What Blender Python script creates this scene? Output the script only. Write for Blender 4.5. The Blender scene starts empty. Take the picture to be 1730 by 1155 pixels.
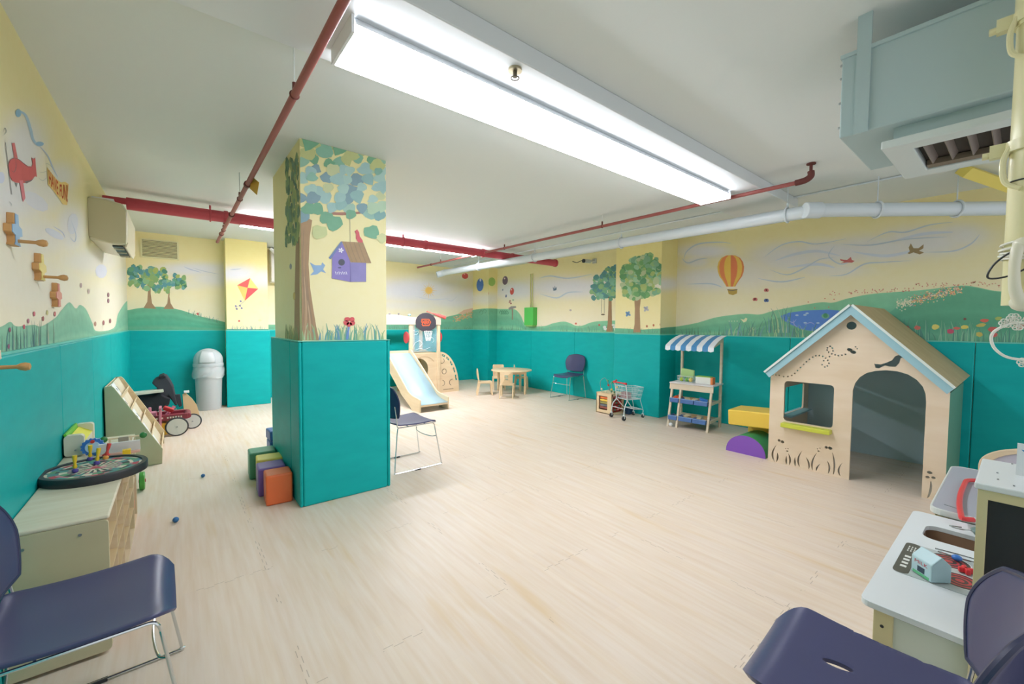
import bpy, bmesh, math, random
from mathutils import Vector, Matrix
from mathutils.geometry import delaunay_2d_cdt
sc = bpy.context.scene
COL = sc.collection
# ------------------------------------------------------------------ camera
CX, CY, F, CH = 865.0, 577.5, 701.7, 1.42
PITCH, YAW, ROLL = 0.0422, 0.6809, 0.0082
_s, _c = math.sin(YAW), math.cos(YAW)
FW0 = Vector((_s, _c, 0)); RT0 = Vector((_c, -_s, 0))
FW = FW0 * math.cos(PITCH) - Vector((0, 0, 1)) * math.sin(PITCH)
UP0 = RT0.cross(FW)
RT = RT0 * math.cos(ROLL) + UP0 * math.sin(ROLL)
UP = RT.cross(FW)
EYE = Vector((0, 0, CH))
cam = bpy.data.objects.new('camera', bpy.data.cameras.new('camera'))
COL.objects.link(cam)
cam.data.sensor_width = 36.0
cam.data.lens = 36.0 * F / 1730.0
cam.data.clip_start = 0.02
m = Matrix((RT, UP, -FW)).transposed().to_4x4()
m.translation = EYE
cam.matrix_world = m
sc.camera = cam
# ------------------------------------------------------------------ world, exposure
world = bpy.data.worlds.new('world'); sc.world = world
world.use_nodes = True
bgn = world.node_tree.nodes['Background']
bgn.inputs[0].default_value = (0.93, 0.96, 1.0, 1)
bgn.inputs[1].default_value = 0.5
sc.view_settings.view_transform = 'Standard'
sc.view_settings.look = 'None'
sc.view_settings.gamma = 1.0
sc.view_settings.use_curve_mapping = False
sc.view_settings.exposure = 0.88
LAMP_STRENGTH = 10.0

# ------------------------------------------------------------------ measuring helpers (photo pixel -> point on a real plane)
def ray(u, v): return FW + RT * ((u - CX) / F) - UP * ((v - CY) / F)
def onz(u, v, z=0.0):
    r = ray(u, v); return EYE + r * ((z - CH) / r.z)
def onx(u, v, x):
    r = ray(u, v); return EYE + r * (x / r.x)
def ony(u, v, y):
    r = ray(u, v); return EYE + r * (y / r.y)
def proj(p):
    d = Vector(p) - EYE; z = d.dot(FW)
    if z < 0.05: return None
    return (CX + F * d.dot(RT) / z, CY - F * d.dot(UP) / z)

# ------------------------------------------------------------------ materials
def lin(c):
    if isinstance(c, str):
        c = tuple(int(c[i:i+2], 16) for i in (0, 2, 4))
    return tuple(((x/255)/12.92 if x/255 <= 0.04045 else ((x/255+0.055)/1.055)**2.4) for x in c)
MATS = {}
def mat(name, col, rough=0.5, metal=0.0, noise=None, bump=None, alpha=None, emit=None, trans=None, spec=0.5, coat=0.0):
    if name in MATS: return MATS[name]
    M = bpy.data.materials.new(name); M.use_nodes = True
    nt = M.node_tree; b = nt.nodes['Principled BSDF']
    c = lin(col)
    b.inputs['Base Color'].default_value = (*c, 1)
    b.inputs['Roughness'].default_value = rough
    b.inputs['Metallic'].default_value = metal
    b.inputs['Specular IOR Level'].default_value = spec
    if coat: b.inputs['Coat Weight'].default_value = coat; b.inputs['Coat Roughness'].default_value = 0.1
    if alpha is not None: b.inputs['Alpha'].default_value = alpha
    if trans: b.inputs['Transmission Weight'].default_value = trans
    if emit:
        b.inputs['Emission Color'].default_value = (*lin(emit[0]), 1); b.inputs['Emission Strength'].default_value = emit[1]
    if noise:
        col2, scale, stretch = noise
        tc = nt.nodes.new('ShaderNodeTexCoord'); mp = nt.nodes.new('ShaderNodeMapping'); mp.inputs['Scale'].default_value = stretch
        n = nt.nodes.new('ShaderNodeTexNoise'); n.inputs['Scale'].default_value = scale; n.inputs['Detail'].default_value = 4
        r = nt.nodes.new('ShaderNodeValToRGB'); r.color_ramp.elements[0].position = 0.32; r.color_ramp.elements[1].position = 0.7
        r.color_ramp.elements[0].color = (*c, 1); r.color_ramp.elements[1].color = (*lin(col2), 1)
        nt.links.new(tc.outputs['Object'], mp.inputs[0]); nt.links.new(mp.outputs[0], n.inputs['Vector'])
        nt.links.new(n.outputs['Fac'], r.inputs[0]); nt.links.new(r.outputs[0], b.inputs['Base Color'])
    if bump:
        scale, strength = bump
        tc = nt.nodes.new('ShaderNodeTexCoord')
        n = nt.nodes.new('ShaderNodeTexNoise'); n.inputs['Scale'].default_value = scale; n.inputs['Detail'].default_value = 5
        bp = nt.nodes.new('ShaderNodeBump'); bp.inputs['Strength'].default_value = strength; bp.inputs['Distance'].default_value = 0.01
        nt.links.new(tc.outputs['Object'], n.inputs['Vector']); nt.links.new(n.outputs['Fac'], bp.inputs['Height']); nt.links.new(bp.outputs[0], b.inputs['Normal'])
    MATS[name] = M
    return M
def paint_mat(name='mural_paint', rough=0.75):
    if name in MATS: return MATS[name]
    M = bpy.data.materials.new(name); M.use_nodes = True
    nt = M.node_tree; b = nt.nodes['Principled BSDF']; b.inputs['Roughness'].default_value = rough
    b.inputs['Specular IOR Level'].default_value = 0.3
    a = nt.nodes.new('ShaderNodeAttribute'); a.attribute_name = 'Col'
    tc = nt.nodes.new('ShaderNodeTexCoord')
    n = nt.nodes.new('ShaderNodeTexNoise'); n.inputs['Scale'].default_value = 14; n.inputs['Detail'].default_value = 6
    mx = nt.nodes.new('ShaderNodeMix'); mx.data_type = 'RGBA'; mx.blend_type = 'OVERLAY'; mx.inputs[0].default_value = 0.10
    nt.links.new(tc.outputs['Object'], n.inputs['Vector'])
    nt.links.new(a.outputs['Color'], mx.inputs[6]); nt.links.new(n.outputs['Fac'], mx.inputs[7])
    nt.links.new(mx.outputs[2], b.inputs['Base Color'])
    MATS[name] = M
    return M

WOOD = mat('birch_wood', 'e8d6b6', 0.5, noise=('dcc6a0', 3.0, (1, 1, 9)))
WOODX = mat('birch_wood_top', 'e6dcc6', 0.45, noise=('dccfb4', 3.0, (1, 9, 1)))
WOODSIDE = mat('birch_panel', 'd8cdab', 0.5, noise=('cdbf98', 2.5, (1, 8, 1)))
CHROME = mat('chrome', 'd5dadd', 0.14, 1.0)
NAVY = mat('navy_plastic', '45486f', 0.3, spec=0.5, bump=(900, 0.03))
BLACKP = mat('black_plastic', '2c2e33', 0.45)
WHITEP = mat('white_plastic', 'e9edf0', 0.35)
RED = mat('red_paint', 'c63a3f', 0.4)
CLEAR = mat('clear_acrylic', 'eaf6ff', 0.05, trans=0.0, alpha=0.18)
STEEL = mat('galvanised_steel', 'a9aeb0', 0.35, 0.9)
RUST = mat('dark_rusty_steel', '6c3a36', 0.6, 0.3)

def inside(p, loop):
    c = False; j = len(loop) - 1
    for i in range(len(loop)):
        (xi, yi), (xj, yj) = loop[i], loop[j]
        if (yi > p[1]) != (yj > p[1]) and p[0] < (xj-xi)*(p[1]-yi)/(yj-yi) + xi: c = not c
        j = i
    return c
def fill(outer, holes):
    """triangulate an outline with holes; returns points, triangles and the outline loops as indices"""
    L_ = [[tuple(p) for p in outer]] + [[tuple(p) for p in h] for h in holes]
    pts, edges, base = [], [], 0
    for l in L_:
        for i in range(len(l)): edges.append((base+i, base+(i+1) % len(l)))
        pts += [Vector(p) for p in l]; base += len(l)
    vo, eo, fo, ov, oe, of = delaunay_2d_cdt(pts, edges, [], 0, 1e-7)
    remap = {}
    for i, src in enumerate(ov):
        for k in src: remap[k] = i
    tris = []
    for f_ in fo:
        c = sum((vo[i] for i in f_), Vector((0, 0)))/len(f_)
        if inside(c, L_[0]) and not any(inside(c, h) for h in L_[1:]): tris.append(tuple(f_))
    loops, base = [], 0
    for l in L_:
        loops.append([remap[base+i] for i in range(len(l))]); base += len(l)
    return vo, tris, loops
# ------------------------------------------------------------------ mesh builder
class MB:
    def __init__(s): s.v = []; s.f = []; s.mi = []; s.cur = 0
    def face(s, idx): s.f.append(list(idx)); s.mi.append(s.cur)
    def box(s, c, d, R=None, taper=None):
        x, y, z = d[0]/2, d[1]/2, d[2]/2; b = len(s.v)
        for dx, dy, dz in ((-1,-1,-1),(1,-1,-1),(1,1,-1),(-1,1,-1),(-1,-1,1),(1,-1,1),(1,1,1),(-1,1,1)):
            k = taper if (taper and dz > 0) else 1
            p = Vector((dx*x*k, dy*y*k, dz*z))
            if R is not None: p = R @ p
            s.v.append(p + Vector(c))
        for q in ((0,3,2,1),(4,5,6,7),(0,1,5,4),(1,2,6,5),(2,3,7,6),(3,0,4,7)): s.face([b+i for i in q])
        return s
    def bb(s, a, b): # box from corner to corner
        a, b = Vector(a), Vector(b)
        return s.box((a+b)/2, (abs(b.x-a.x), abs(b.y-a.y), abs(b.z-a.z)))
    def tube(s, pts, r, n=10, closed=False, caps=True):
        pts = [Vector(p) for p in pts]; N = len(pts); base = len(s.v)
        rr = r if isinstance(r, (list, tuple)) else [r]*N
        prev = None
        for i, p in enumerate(pts):
            if closed: t = pts[(i+1) % N] - pts[i-1]
            else: t = pts[min(i+1, N-1)] - pts[max(i-1, 0)]
            if t.length < 1e-9: t = Vector((0, 0, 1))
            t.normalize()
            if prev is None:
                a = Vector((0, 0, 1)) if abs(t.z) < 0.9 else Vector((1, 0, 0))
                nrm = (a - t*a.dot(t)).normalized()
            else:
                nrm = (prev - t*prev.dot(t))
                nrm = nrm.normalized() if nrm.length > 1e-6 else t.orthogonal().normalized()
            prev = nrm; bn = t.cross(nrm)
            for k in range(n):
                a = 2*math.pi*k/n
                s.v.append(p + (nrm*math.cos(a) + bn*math.sin(a))*rr[i])
        for i in range(N if closed else N-1):
            j = (i+1) % N
            for k in range(n):
                l = (k+1) % n
                s.face([base+i*n+k, base+i*n+l, base+j*n+l, base+j*n+k])
        if caps and not closed:
            s.face([base+k for k in reversed(range(n))]); s.face([base+(N-1)*n+k for k in range(n)])
        return s
    def cyl(s, a, b, r, n=16, r2=None): return s.tube([a, b], [r, r if r2 is None else r2], n)
    def lathe(s, prof, c=(0, 0, 0), n=20, R=None):
        base = len(s.v); N = len(prof)
        for r, z in prof:
            for k in range(n):
                a = 2*math.pi*k/n; p = Vector((r*math.cos(a), r*math.sin(a), z))
                if R is not None: p = R @ p
                s.v.append(p + Vector(c))
        for i in range(N-1):
            for k in range(n):
                l = (k+1) % n
                s.face([base+i*n+k, base+i*n+l, base+(i+1)*n+l, base+(i+1)*n+k])
        if prof[0][0] > 1e-6: s.face([base+k for k in reversed(range(n))])
        if prof[-1][0] > 1e-6: s.face([base+(N-1)*n+k for k in range(n)])
        return s
    def ball(s, c, r, n=14, sz=1.0, R=None):
        m = n//2; return s.lathe([(max(1e-4, r*math.sin(math.pi*i/m)), -r*sz*math.cos(math.pi*i/m)) for i in range(m+1)], c, n, R)
    def torus(s, c, R0, r, axis='z', n=24, k=8):
        ax = {'z': (Vector((1,0,0)), Vector((0,1,0))), 'x': (Vector((0,1,0)), Vector((0,0,1))), 'y': (Vector((1,0,0)), Vector((0,0,1)))}[axis]
        return s.tube([Vector(c) + ax[0]*R0*math.cos(2*math.pi*i/n) + ax[1]*R0*math.sin(2*math.pi*i/n) for i in range(n)], r, k, closed=True)
    def plate(s, outer, holes, fn, th):
        """outer/holes: 2-D outlines; fn(a, b, t) -> 3-D point, t in 0..1 through the thickness"""
        flat, tris, loops = fill(outer, holes); n = len(flat); b0 = len(s.v)
        for t in (0, 1):
            for q in flat: s.v.append(Vector(fn(q.x, q.y, t*th)))
        for t in tris:
            s.face([b0+i for i in t]); s.face([b0+n+i for i in reversed(t)])
        for l in loops:
            k = len(l)
            for i in range(k):
                j = (i+1) % k
                if l[i] != l[j]: s.face([b0+l[i], b0+l[j], b0+n+l[j], b0+n+l[i]])
        return s
    def grid(s, P):  # P[i][j] points
        b = len(s.v); A, B = len(P), len(P[0])
        for row in P:
            for p in row: s.v.append(Vector(p))
        for i in range(A-1):
            for j in range(B-1): s.face([b+i*B+j, b+(i+1)*B+j, b+(i+1)*B+j+1, b+i*B+j+1])
        return s
    def build(s, name, mats, parent=None, smooth=False, bevel=0.0, solid=0.0, fix=True, seg=2):
        me = bpy.data.meshes.new(name)
        me.from_pydata([tuple(p) for p in s.v], [], s.f)
        if not isinstance(mats, (list, tuple)): mats = [mats]
        for q in mats: me.materials.append(q)
        for p, i in zip(me.polygons, s.mi): p.material_index = i
        if fix:
            bm = bmesh.new(); bm.from_mesh(me); bmesh.ops.recalc_face_normals(bm, faces=bm.faces); bm.to_mesh(me); bm.free()
        o = bpy.data.objects.new(name, me); COL.objects.link(o)
        if parent: o.parent = parent
        if solid:
            md = o.modifiers.new('solid', 'SOLIDIFY'); md.thickness = solid; md.offset = 0
        if bevel:
            md = o.modifiers.new('bevel', 'BEVEL'); md.width = bevel; md.segments = seg; md.limit_method = 'ANGLE'; md.angle_limit = math.radians(40)
        if smooth:
            for p in me.polygons: p.use_smooth = True
            me.set_sharp_from_angle(angle=math.radians(42))
        return o
def tag(o, label, cat, group=None, kind=None):
    o['label'] = label; o['category'] = cat
    if group: o['group'] = group
    if kind: o['kind'] = kind
    return o
def struct(o, label=None):
    o['kind'] = 'structure'
    if label: o['label'] = label; 
    return o
def thing(name, label, cat, loc=(0, 0, 0), rz=0.0, group=None):
    o = bpy.data.objects.new(name, None); COL.objects.link(o)
    o.location = loc; o.rotation_euler = (0, 0, rz); o.empty_display_size = 0.1
    return tag(o, label, cat, group)
def dup(root, loc, rz, label=None, group=None):
    r = root.copy(); COL.objects.link(r); r.location = loc; r.rotation_euler = (0, 0, rz)
    if label: r['label'] = label
    if group: r['group'] = group
    for ch in list(root.children):
        c = ch.copy(); COL.objects.link(c); c.parent = r
        for g in list(ch.children):
            d = g.copy(); COL.objects.link(d); d.parent = c
    return r
def rot(rx=0, ry=0, rz=0):
    return (Matrix.Rotation(rz, 3, 'Z') @ Matrix.Rotation(ry, 3, 'Y') @ Matrix.Rotation(rx, 3, 'X'))
def rrect(w, h, r, n=6, cx=0, cy=0):
    out = []
    for sx, sy, a0 in ((1, 1, 0), (-1, 1, 90), (-1, -1, 180), (1, -1, 270)):
        for i in range(n+1):
            a = math.radians(a0 + 90*i/n)
            out.append((cx + sx*(w/2-r) + r*math.cos(a), cy + sy*(h/2-r) + r*math.sin(a)))
    return out
def ell(cx, cy, rx, ry, n=12, a0=0.0):
    ca, sa = math.cos(a0), math.sin(a0)
    return [(cx + rx*math.cos(2*math.pi*i/n)*ca - ry*math.sin(2*math.pi*i/n)*sa, cy + rx*math.cos(2*math.pi*i/n)*sa + ry*math.sin(2*math.pi*i/n)*ca) for i in range(n)]
def smooth_path(pts, k=6):
    P = [Vector(p) for p in pts]; out = []
    for i in range(len(P)-1):
        p0, p1, p2, p3 = P[max(i-1, 0)], P[i], P[i+1], P[min(i+2, len(P)-1)]
        for j in range(k):
            t = j/k
            out.append(0.5*((2*p1) + (-p0+p2)*t + (2*p0-5*p1+4*p2-p3)*t*t + (-p0+3*p1-3*p2+p3)*t**3))
    out.append(P[-1]); return out
def text_mesh(body, bold=False):
    cu = bpy.data.curves.new('lettering', 'FONT'); cu.body = body; cu.size = 1; cu.resolution_u = 3
    if bold: cu.offset = 0.02
    o = bpy.data.objects.new('lettering', cu); COL.objects.link(o)
    dg = bpy.context.evaluated_depsgraph_get()
    me = o.evaluated_get(dg).to_mesh()
    vs = [tuple(v.co) for v in me.vertices]; fs = [tuple(p.vertices) for p in me.polygons]
    o.evaluated_get(dg).to_mesh_clear()
    bpy.data.objects.remove(o); bpy.data.curves.remove(cu)
    xs = [v[0] for v in vs]; ys = [v[1] for v in vs]
    x0, x1, y0, y1 = min(xs), max(xs), min(ys), max(ys)
    return [((v[0]-x0)/(x1-x0), (v[1]-y0)/(y1-y0)) for v in vs], fs, (x1-x0)/(y1-y0)
def add_text(mb, body, fn, bold=False):
    """fn(a, b) with a, b in 0..1 -> point"""
    vs, fs, asp = text_mesh(body, bold); b = len(mb.v)
    for a, c in vs: mb.v.append(Vector(fn(a, c)))
    for f_ in fs: mb.face([b+i for i in f_])
# ------------------------------------------------------------------ room shell
XL, XR, YF, YB, CEIL, PADZ = -0.565, 6.22, 8.62, -1.3, 2.80, 1.275
YF2 = 8.95
TEAL = mat('teal_vinyl', '02abac', 0.5, noise=('06b4b3', 4.0, (1, 1, 3)), bump=(25, 0.06), spec=0.25)
TEALTOP = mat('teal_trim', '6fcabd', 0.5)
CEILM = mat('ceiling_paint', 'dfe4e2', 0.6, noise=('dde3e2', 1.2, (1, 1, 1)), bump=(9, 0.12))
def floor_mat():
    M = bpy.data.materials.new('wood_print_foam'); M.use_nodes = True
    nt = M.node_tree; b = nt.nodes['Principled BSDF']; b.inputs['Roughness'].default_value = 0.42; b.inputs['Specular IOR Level'].default_value = 0.35
    N = nt.nodes.new; L = nt.links.new
    tc = N('ShaderNodeTexCoord')
    def mp(s, rz=0):
        q = N('ShaderNodeMapping'); q.inputs['Scale'].default_value = s; q.inputs['Rotation'].default_value = (0, 0, rz); L(tc.outputs['Object'], q.inputs[0]); return q
    br = N('ShaderNodeTexBrick'); L(mp((1, 1, 1), math.pi/2).outputs[0], br.inputs['Vector'])
    br.inputs['Color1'].default_value = (*lin('e4d2c0'), 1); br.inputs['Color2'].default_value = (*lin('dfcdbe'), 1); br.inputs['Mortar'].default_value = (*lin('dccbbc'), 1)
    br.inputs['Scale'].default_value = 1.0; br.inputs['Brick Width'].default_value = 0.62; br.inputs['Row Height'].default_value = 0.062
    br.inputs['Mortar Size'].default_value = 0.0006; br.offset = 0.37
    n1 = N('ShaderNodeTexNoise'); n1.inputs['Scale'].default_value = 1.0; n1.inputs['Detail'].default_value = 5; L(mp((34, 2.2, 1)).outputs[0], n1.inputs['Vector'])
    r1 = N('ShaderNodeValToRGB'); r1.color_ramp.elements[0].position = 0.32; r1.color_ramp.elements[1].position = 0.68
    r1.color_ramp.elements[0].color = (*lin('dac3a8'), 1); r1.color_ramp.elements[1].color = (*lin('e9dccf'), 1)
    L(n1.outputs['Fac'], r1.inputs[0])
    m1 = N('ShaderNodeMix'); m1.data_type = 'RGBA'; m1.inputs[0].default_value = 0.48; L(br.outputs['Color'], m1.inputs[6]); L(r1.outputs[0], m1.inputs[7])
    n2 = N('ShaderNodeTexNoise'); n2.inputs['Scale'].default_value = 1.0; n2.inputs['Detail'].default_value = 3; L(mp((9, 0.9, 1)).outputs[0], n2.inputs['Vector'])
    r2 = N('ShaderNodeValToRGB'); r2.color_ramp.elements[0].position = 0.6; r2.color_ramp.elements[1].position = 0.74
    r2.color_ramp.elements[0].color = (0, 0, 0, 1); r2.color_ramp.elements[1].color = (1, 1, 1, 1); L(n2.outputs['Fac'], r2.inputs[0])
    m2 = N('ShaderNodeMix'); m2.data_type = 'RGBA'; L(r2.outputs[0], m2.inputs[0]); L(m1.outputs[2], m2.inputs[6]); m2.inputs[7].default_value = (*lin('dcc3a2'), 1)
    # interlocking mat seams every 1.0 m with a jigsaw wobble
    sx = N('ShaderNodeSeparateXYZ'); L(tc.outputs['Object'], sx.inputs[0])
    def mth(op, a, bb=None, cc=None):
        q = N('ShaderNodeMath'); q.operation = op
        for i, w in enumerate((a, bb, cc)):
            if w is None: continue
            if isinstance(w, (int, float)): q.inputs[i].default_value = w
            else: L(w, q.inputs[i])
        return q.outputs[0]
    def seam(a, c, off):
        wob = mth('MULTIPLY', mth('SIGN', mth('SINE', mth('MULTIPLY', c, 2*math.pi/0.09))), 0.007)
        fr = mth('FRACT', mth('ADD', mth('ADD', a, off), wob))
        return mth('LESS_THAN', fr, 0.0035)
    s = mth('MAXIMUM', seam(sx.outputs[0], sx.outputs[1], 0.62), seam(sx.outputs[1], sx.outputs[0], 0.3))
    n3 = N('ShaderNodeTexNoise'); n3.inputs['Scale'].default_value = 3.0; L(tc.outputs['Object'], n3.inputs['Vector'])
    s2 = mth('MULTIPLY', s, mth('MULTIPLY', mth('GREATER_THAN', n3.outputs['Fac'], 0.52), 0.55))
    m3 = N('ShaderNodeMix'); m3.data_type = 'RGBA'; L(s2, m3.inputs[0]); L(m2.outputs[2], m3.inputs[6]); m3.inputs[7].default_value = (*lin('9a8674'), 1)
    L(m3.outputs[2], b.inputs['Base Color'])
    MATS['wood_print_foam'] = M
    return M
struct(MB().bb((XL-0.2, YB, -0.1), (XR+0.2, YF2+0.2, 0)).build('floor', floor_mat()))
struct(MB().bb((XL-0.2, YB, CEIL), (XR+0.2, YF2+0.2, CEIL+0.12)).build('ceiling', CEILM))
# wall painting colours -----------------------------------------------------------
def mixc(a, b, t): return tuple(x + (y-x)*t for x, y in zip(a, b))
YTOP, YMID, CREAM, CLOUD = lin('efe4ac'), lin('f3eac4'), lin('f6eeda'), lin('e3e4ee')
# soft clouds measured on the photo: u, v, ru, rv, strength
CLOUDS = {
 'left': [(40,250,35,50,.8),(20,330,60,45,.8),(70,330,40,30,.6),(60,400,60,30,.6),(120,385,22,35,.8),(160,440,50,20,.6),(205,465,25,18,.5),(10,440,60,60,.35),(100,300,26,22,.7),(190,500,40,30,.3),(60,480,80,40,.35)],
 'farl': [(330,455,60,10,.9),(370,468,45,14,.8),(310,480,50,8,.4),(250,420,40,10,.2)],
 'pilf': [(400,462,35,12,.9),(440,470,30,14,.7)],
 'alcf': [(470,500,30,12,.9),(465,535,20,10,.5)],
 'farr': [(700,490,70,18,.9),(770,505,50,14,.8),(690,515,60,8,.5),(740,470,60,8,.4),(790,500,30,12,.7)],
 'corn': [(820,505,30,9,.6)],
 'right': [(870,490,40,14,.85),(960,485,75,16,.9),(1020,475,40,10,.7),(1075,478,60,10,.8),(1190,425,40,11,.9),(1175,442,22,9,.8),(1200,470,60,18,.8),(1260,460,60,26,.6),(1330,435,60,22,.8),(1410,425,70,18,.85),(1480,420,80,20,.8),(1560,408,70,22,.8),(1620,398,45,18,.7),(1400,455,60,12,.6),(1310,475,60,12,.4)],
 'pilr': [(1060,480,25,10,.4),(1125,480,25,10,.7)],
 'coly': [], 'colx': [],
}
def bg_color(key, p):
    t = (p.z - PADZ) / (CEIL - PADZ)
    base = mixc(CREAM, YMID, min(1, t/0.35)) if t < 0.35 else mixc(YMID, YTOP, min(1, (t-0.35)/0.45))
    if key in ('pilr', 'corn', 'pilf'): base = mixc(base, lin('f3e489'), 0.45)
    if key in ('coly', 'colx'): base = mixc(lin('f4edc4'), lin('efe6ad'), t)
    q = proj(p)
    if q:
        s = 0
        for u, v, ru, rv, k in CLOUDS[key]:
            d = ((q[0]-u)/ru)**2 + ((q[1]-v)/rv)**2
            if d < 4: s = max(s, k*math.exp(-(d**1.5)*0.55))
        base = mixc(base, CLOUD, min(1, s))
    return base
class Wall:
    """a painted wall face: axis 'x' or 'y', fixed coordinate, sgn = direction into the room"""
    def __init__(s, name, key, axis, val, a, b, sgn, back, z0=0.0, struct_name=True, z1=CEIL, step=0.035):
        s.axis, s.val, s.sgn, s.key, s.a, s.b = axis, val, sgn, key, a, b
        P = (lambda h, z, d: Vector((val + sgn*d, h, z))) if axis == 'x' else (lambda h, z, d: Vector((h, val + sgn*d, z)))
        s.P = P
        s.v = []; s.f = []; s.c = []
    def pt(s, u, v, off=0.0):
        val = s.val + s.sgn*off
        p = onx(u, v, val) if s.axis == 'x' else ony(u, v, val)
        h = p.y if s.axis == 'x' else p.x
        h = min(max(h, s.a), s.b)
        z = min(max(p.z, PADZ - 0.005), CEIL - 0.002)
        return s.P(h, z, off)
    def bg(s, step=0.035):
        n = max(2, int((s.b-s.a)/step)); k = int((CEIL-PADZ+0.03)/step); b0 = len(s.v)
        for i in range(n+1):
            for j in range(k+1):
                p = s.P(s.a + (s.b-s.a)*i/n, PADZ-0.03 + (CEIL-PADZ+0.03)*j/k, 0.001)
                s.v.append(p); s.c.append(bg_color(s.key, p))
        for i in range(n):
            for j in range(k):
                s.f.append([b0+i*(k+1)+j, b0+(i+1)*(k+1)+j, b0+(i+1)*(k+1)+j+1, b0+i*(k+1)+j+1])
        return s
    def poly(s, pts, col, layer=2.0, col2=None):
        c = lin(col) if not isinstance(col, tuple) else col
        c = mixc(c, (0.8, 0.8, 0.8), 0.08)
        b = len(s.v); off = 0.001 + 0.0006*layer
        P3 = [s.pt(u, v, off) for u, v in pts]
        s.v += P3
        for i in range(len(pts)): s.c.append(c)
        s.f.append(list(range(b, b+len(pts))))
    def blob(s, u, v, ru, rv, col, layer=2.0, a=0.0, n=10, jit=0.0):
        s.poly([(x + random.uniform(-jit, jit)*ru, y + random.uniform(-jit, jit)*rv) for x, y in ell(u, v, ru, rv, n, a)], col, layer)
    def stroke(s, pts, w, col, layer=2.0, taper=True, k=5):
        P = smooth_path([(u, v, 0) for u, v in pts], k); L, R = [], []
        N = len(P)
        for i, p in enumerate(P):
            t = (P[min(i+1, N-1)] - P[max(i-1, 0)]); t.normalize()
            ww = w*(0.5 if not taper else 0.5*max(0.12, math.sin(math.pi*min(1, (i+0.3)/N)) if taper == 2 else (1 - i/N)))
            L.append((p.x - t.y*ww, p.y + t.x*ww)); R.append((p.x + t.y*ww, p.y - t.x*ww))
        c = mixc(lin(col), (0.8, 0.8, 0.8), 0.14); b = len(s.v); off = 0.001 + 0.0006*layer
        for a, bb in zip(L, R):
            s.v += [s.pt(*a, off), s.pt(*bb, off)]; s.c += [c, c]
        for i in range(N-1): s.f.append([b+2*i, b+2*i+2, b+2*i+3, b+2*i+1])
    def hill(s, prof, c_top='7cc39a', c_low='5aab88', layer=1.0, vary=0.1):
        """green hill under a ridge line given in photo pixels"""
        prof = sorted(prof); pts = smooth_path([(u, v, 0) for u, v in prof], 6); b = len(s.v); off = 0.001 + 0.0006*layer
        rows = 7; a, z = mixc(lin(c_top), (.55, .82, .72), .14), mixc(lin(c_low), (.45, .78, .68), .14); rnd = random.Random(len(prof)); n = 0
        rv = [rnd.uniform(-vary, vary) for _ in range(rows+1)]
        for p in pts:
            top = s.pt(p.x, p.y, off)
            for r in range(rows+1):
                t = r/rows
                q = top.copy(); q.z = top.z + (PADZ - 0.004 - top.z)*t
                s.v.append(q); k = 1 + rv[r] + rnd.uniform(-vary, vary)*0.35
                s.c.append(tuple(x*k for x in mixc(a, z, (t*1.3) % 1.0 if t < 0.9 else 0.9)))
            n += 1
        for i in range(n-1):
            for r in range(rows):
                o = b + i*(rows+1) + r; s.f.append([o, o+rows+1, o+rows+2, o+1])
    def grass(s, u0, u1, v0, h, n, cols, layer=2.5, w=1.4, seed=1, lean=3):
        rnd = random.Random(seed)
        for i in range(n):
            u = rnd.uniform(u0, u1); hh = h*rnd.uniform(0.4, 1); l = rnd.uniform(-lean, lean)
            v = v0(u) if callable(v0) else v0
            s.stroke([(u, v), (u + l*0.3, v - hh*0.6), (u + l, v - hh)], w*rnd.uniform(.7, 1.3), rnd.choice(cols), layer + rnd.random()*0.5, k=3)
    def leaves(s, regions, n, size, cols, layer=3.0, seed=1, asp=0.8):
        rnd = random.Random(seed); tot = sum(r[2]*r[3] for r in regions)
        for (u, v, ru, rv) in regions:
            m = max(3, int(n*ru*rv/tot))
            for i in range(m):
                a = rnd.uniform(0, 6.283); d = math.sqrt(rnd.random())
                z = rnd.uniform(.7, 1.25)*size
                s.blob(u + ru*d*math.cos(a), v + rv*d*math.sin(a), z, z*asp, rnd.choice(cols), layer + rnd.random()*2.0, rnd.uniform(0, 3.1), 8, 0.12)
    def text(s, body, TL, TR, BR, BL, col, layer=4.0):
        vs, fs, _ = text_mesh(body, True); b = len(s.v); c = lin(col); off = 0.001+0.0006*layer
        for a, t in vs:
            top = (TL[0]+(TR[0]-TL[0])*a, TL[1]+(TR[1]-TL[1])*a); bot = (BL[0]+(BR[0]-BL[0])*a, BL[1]+(BR[1]-BL[1])*a)
            s.v.append(s.pt(bot[0]+(top[0]-bot[0])*t, bot[1]+(top[1]-bot[1])*t, off)); s.c.append(c)
        for f_ in fs: s.f.append([b+i for i in f_])
    def build(s, parent, name='mural'):
        me = bpy.data.meshes.new(name); me.from_pydata([tuple(p) for p in s.v], [], s.f)
        at = me.color_attributes.new('Col', 'FLOAT_COLOR', 'POINT')
        at.data.foreach_set('color', [x for c in s.c for x in (*c, 1.0)])
        me.materials.append(paint_mat())
        o = bpy.data.objects.new(name, me); COL.objects.link(o); o.parent = parent
        return o
WALLM = mat('plain_wall_paint', 'ece0a0', 0.7)
def solidwall(name, a, b, label=None):
    o = MB().bb(a, b).build(name, WALLM); struct(o); return o
wl = solidwall('wall_left', (XL-0.15, YB, 0), (XL, YF, CEIL))
wfl = solidwall('wall_far', (XL-0.15, YF, 0), (0.66, YF2+0.2, CEIL))
wfr = solidwall('wall_back', (1.26, YF2, 0), (XR+0.15, YF2+0.2, CEIL))
wr = solidwall('wall_right', (XR, YB, 0), (XR+0.15, YF2, CEIL))
PX0, PX1, PY0 = 0.66, 1.26, 8.32
pilf = solidwall('wall_pier_far', (PX0, PY0, 0), (PX1, YF2+0.2, CEIL))
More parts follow.
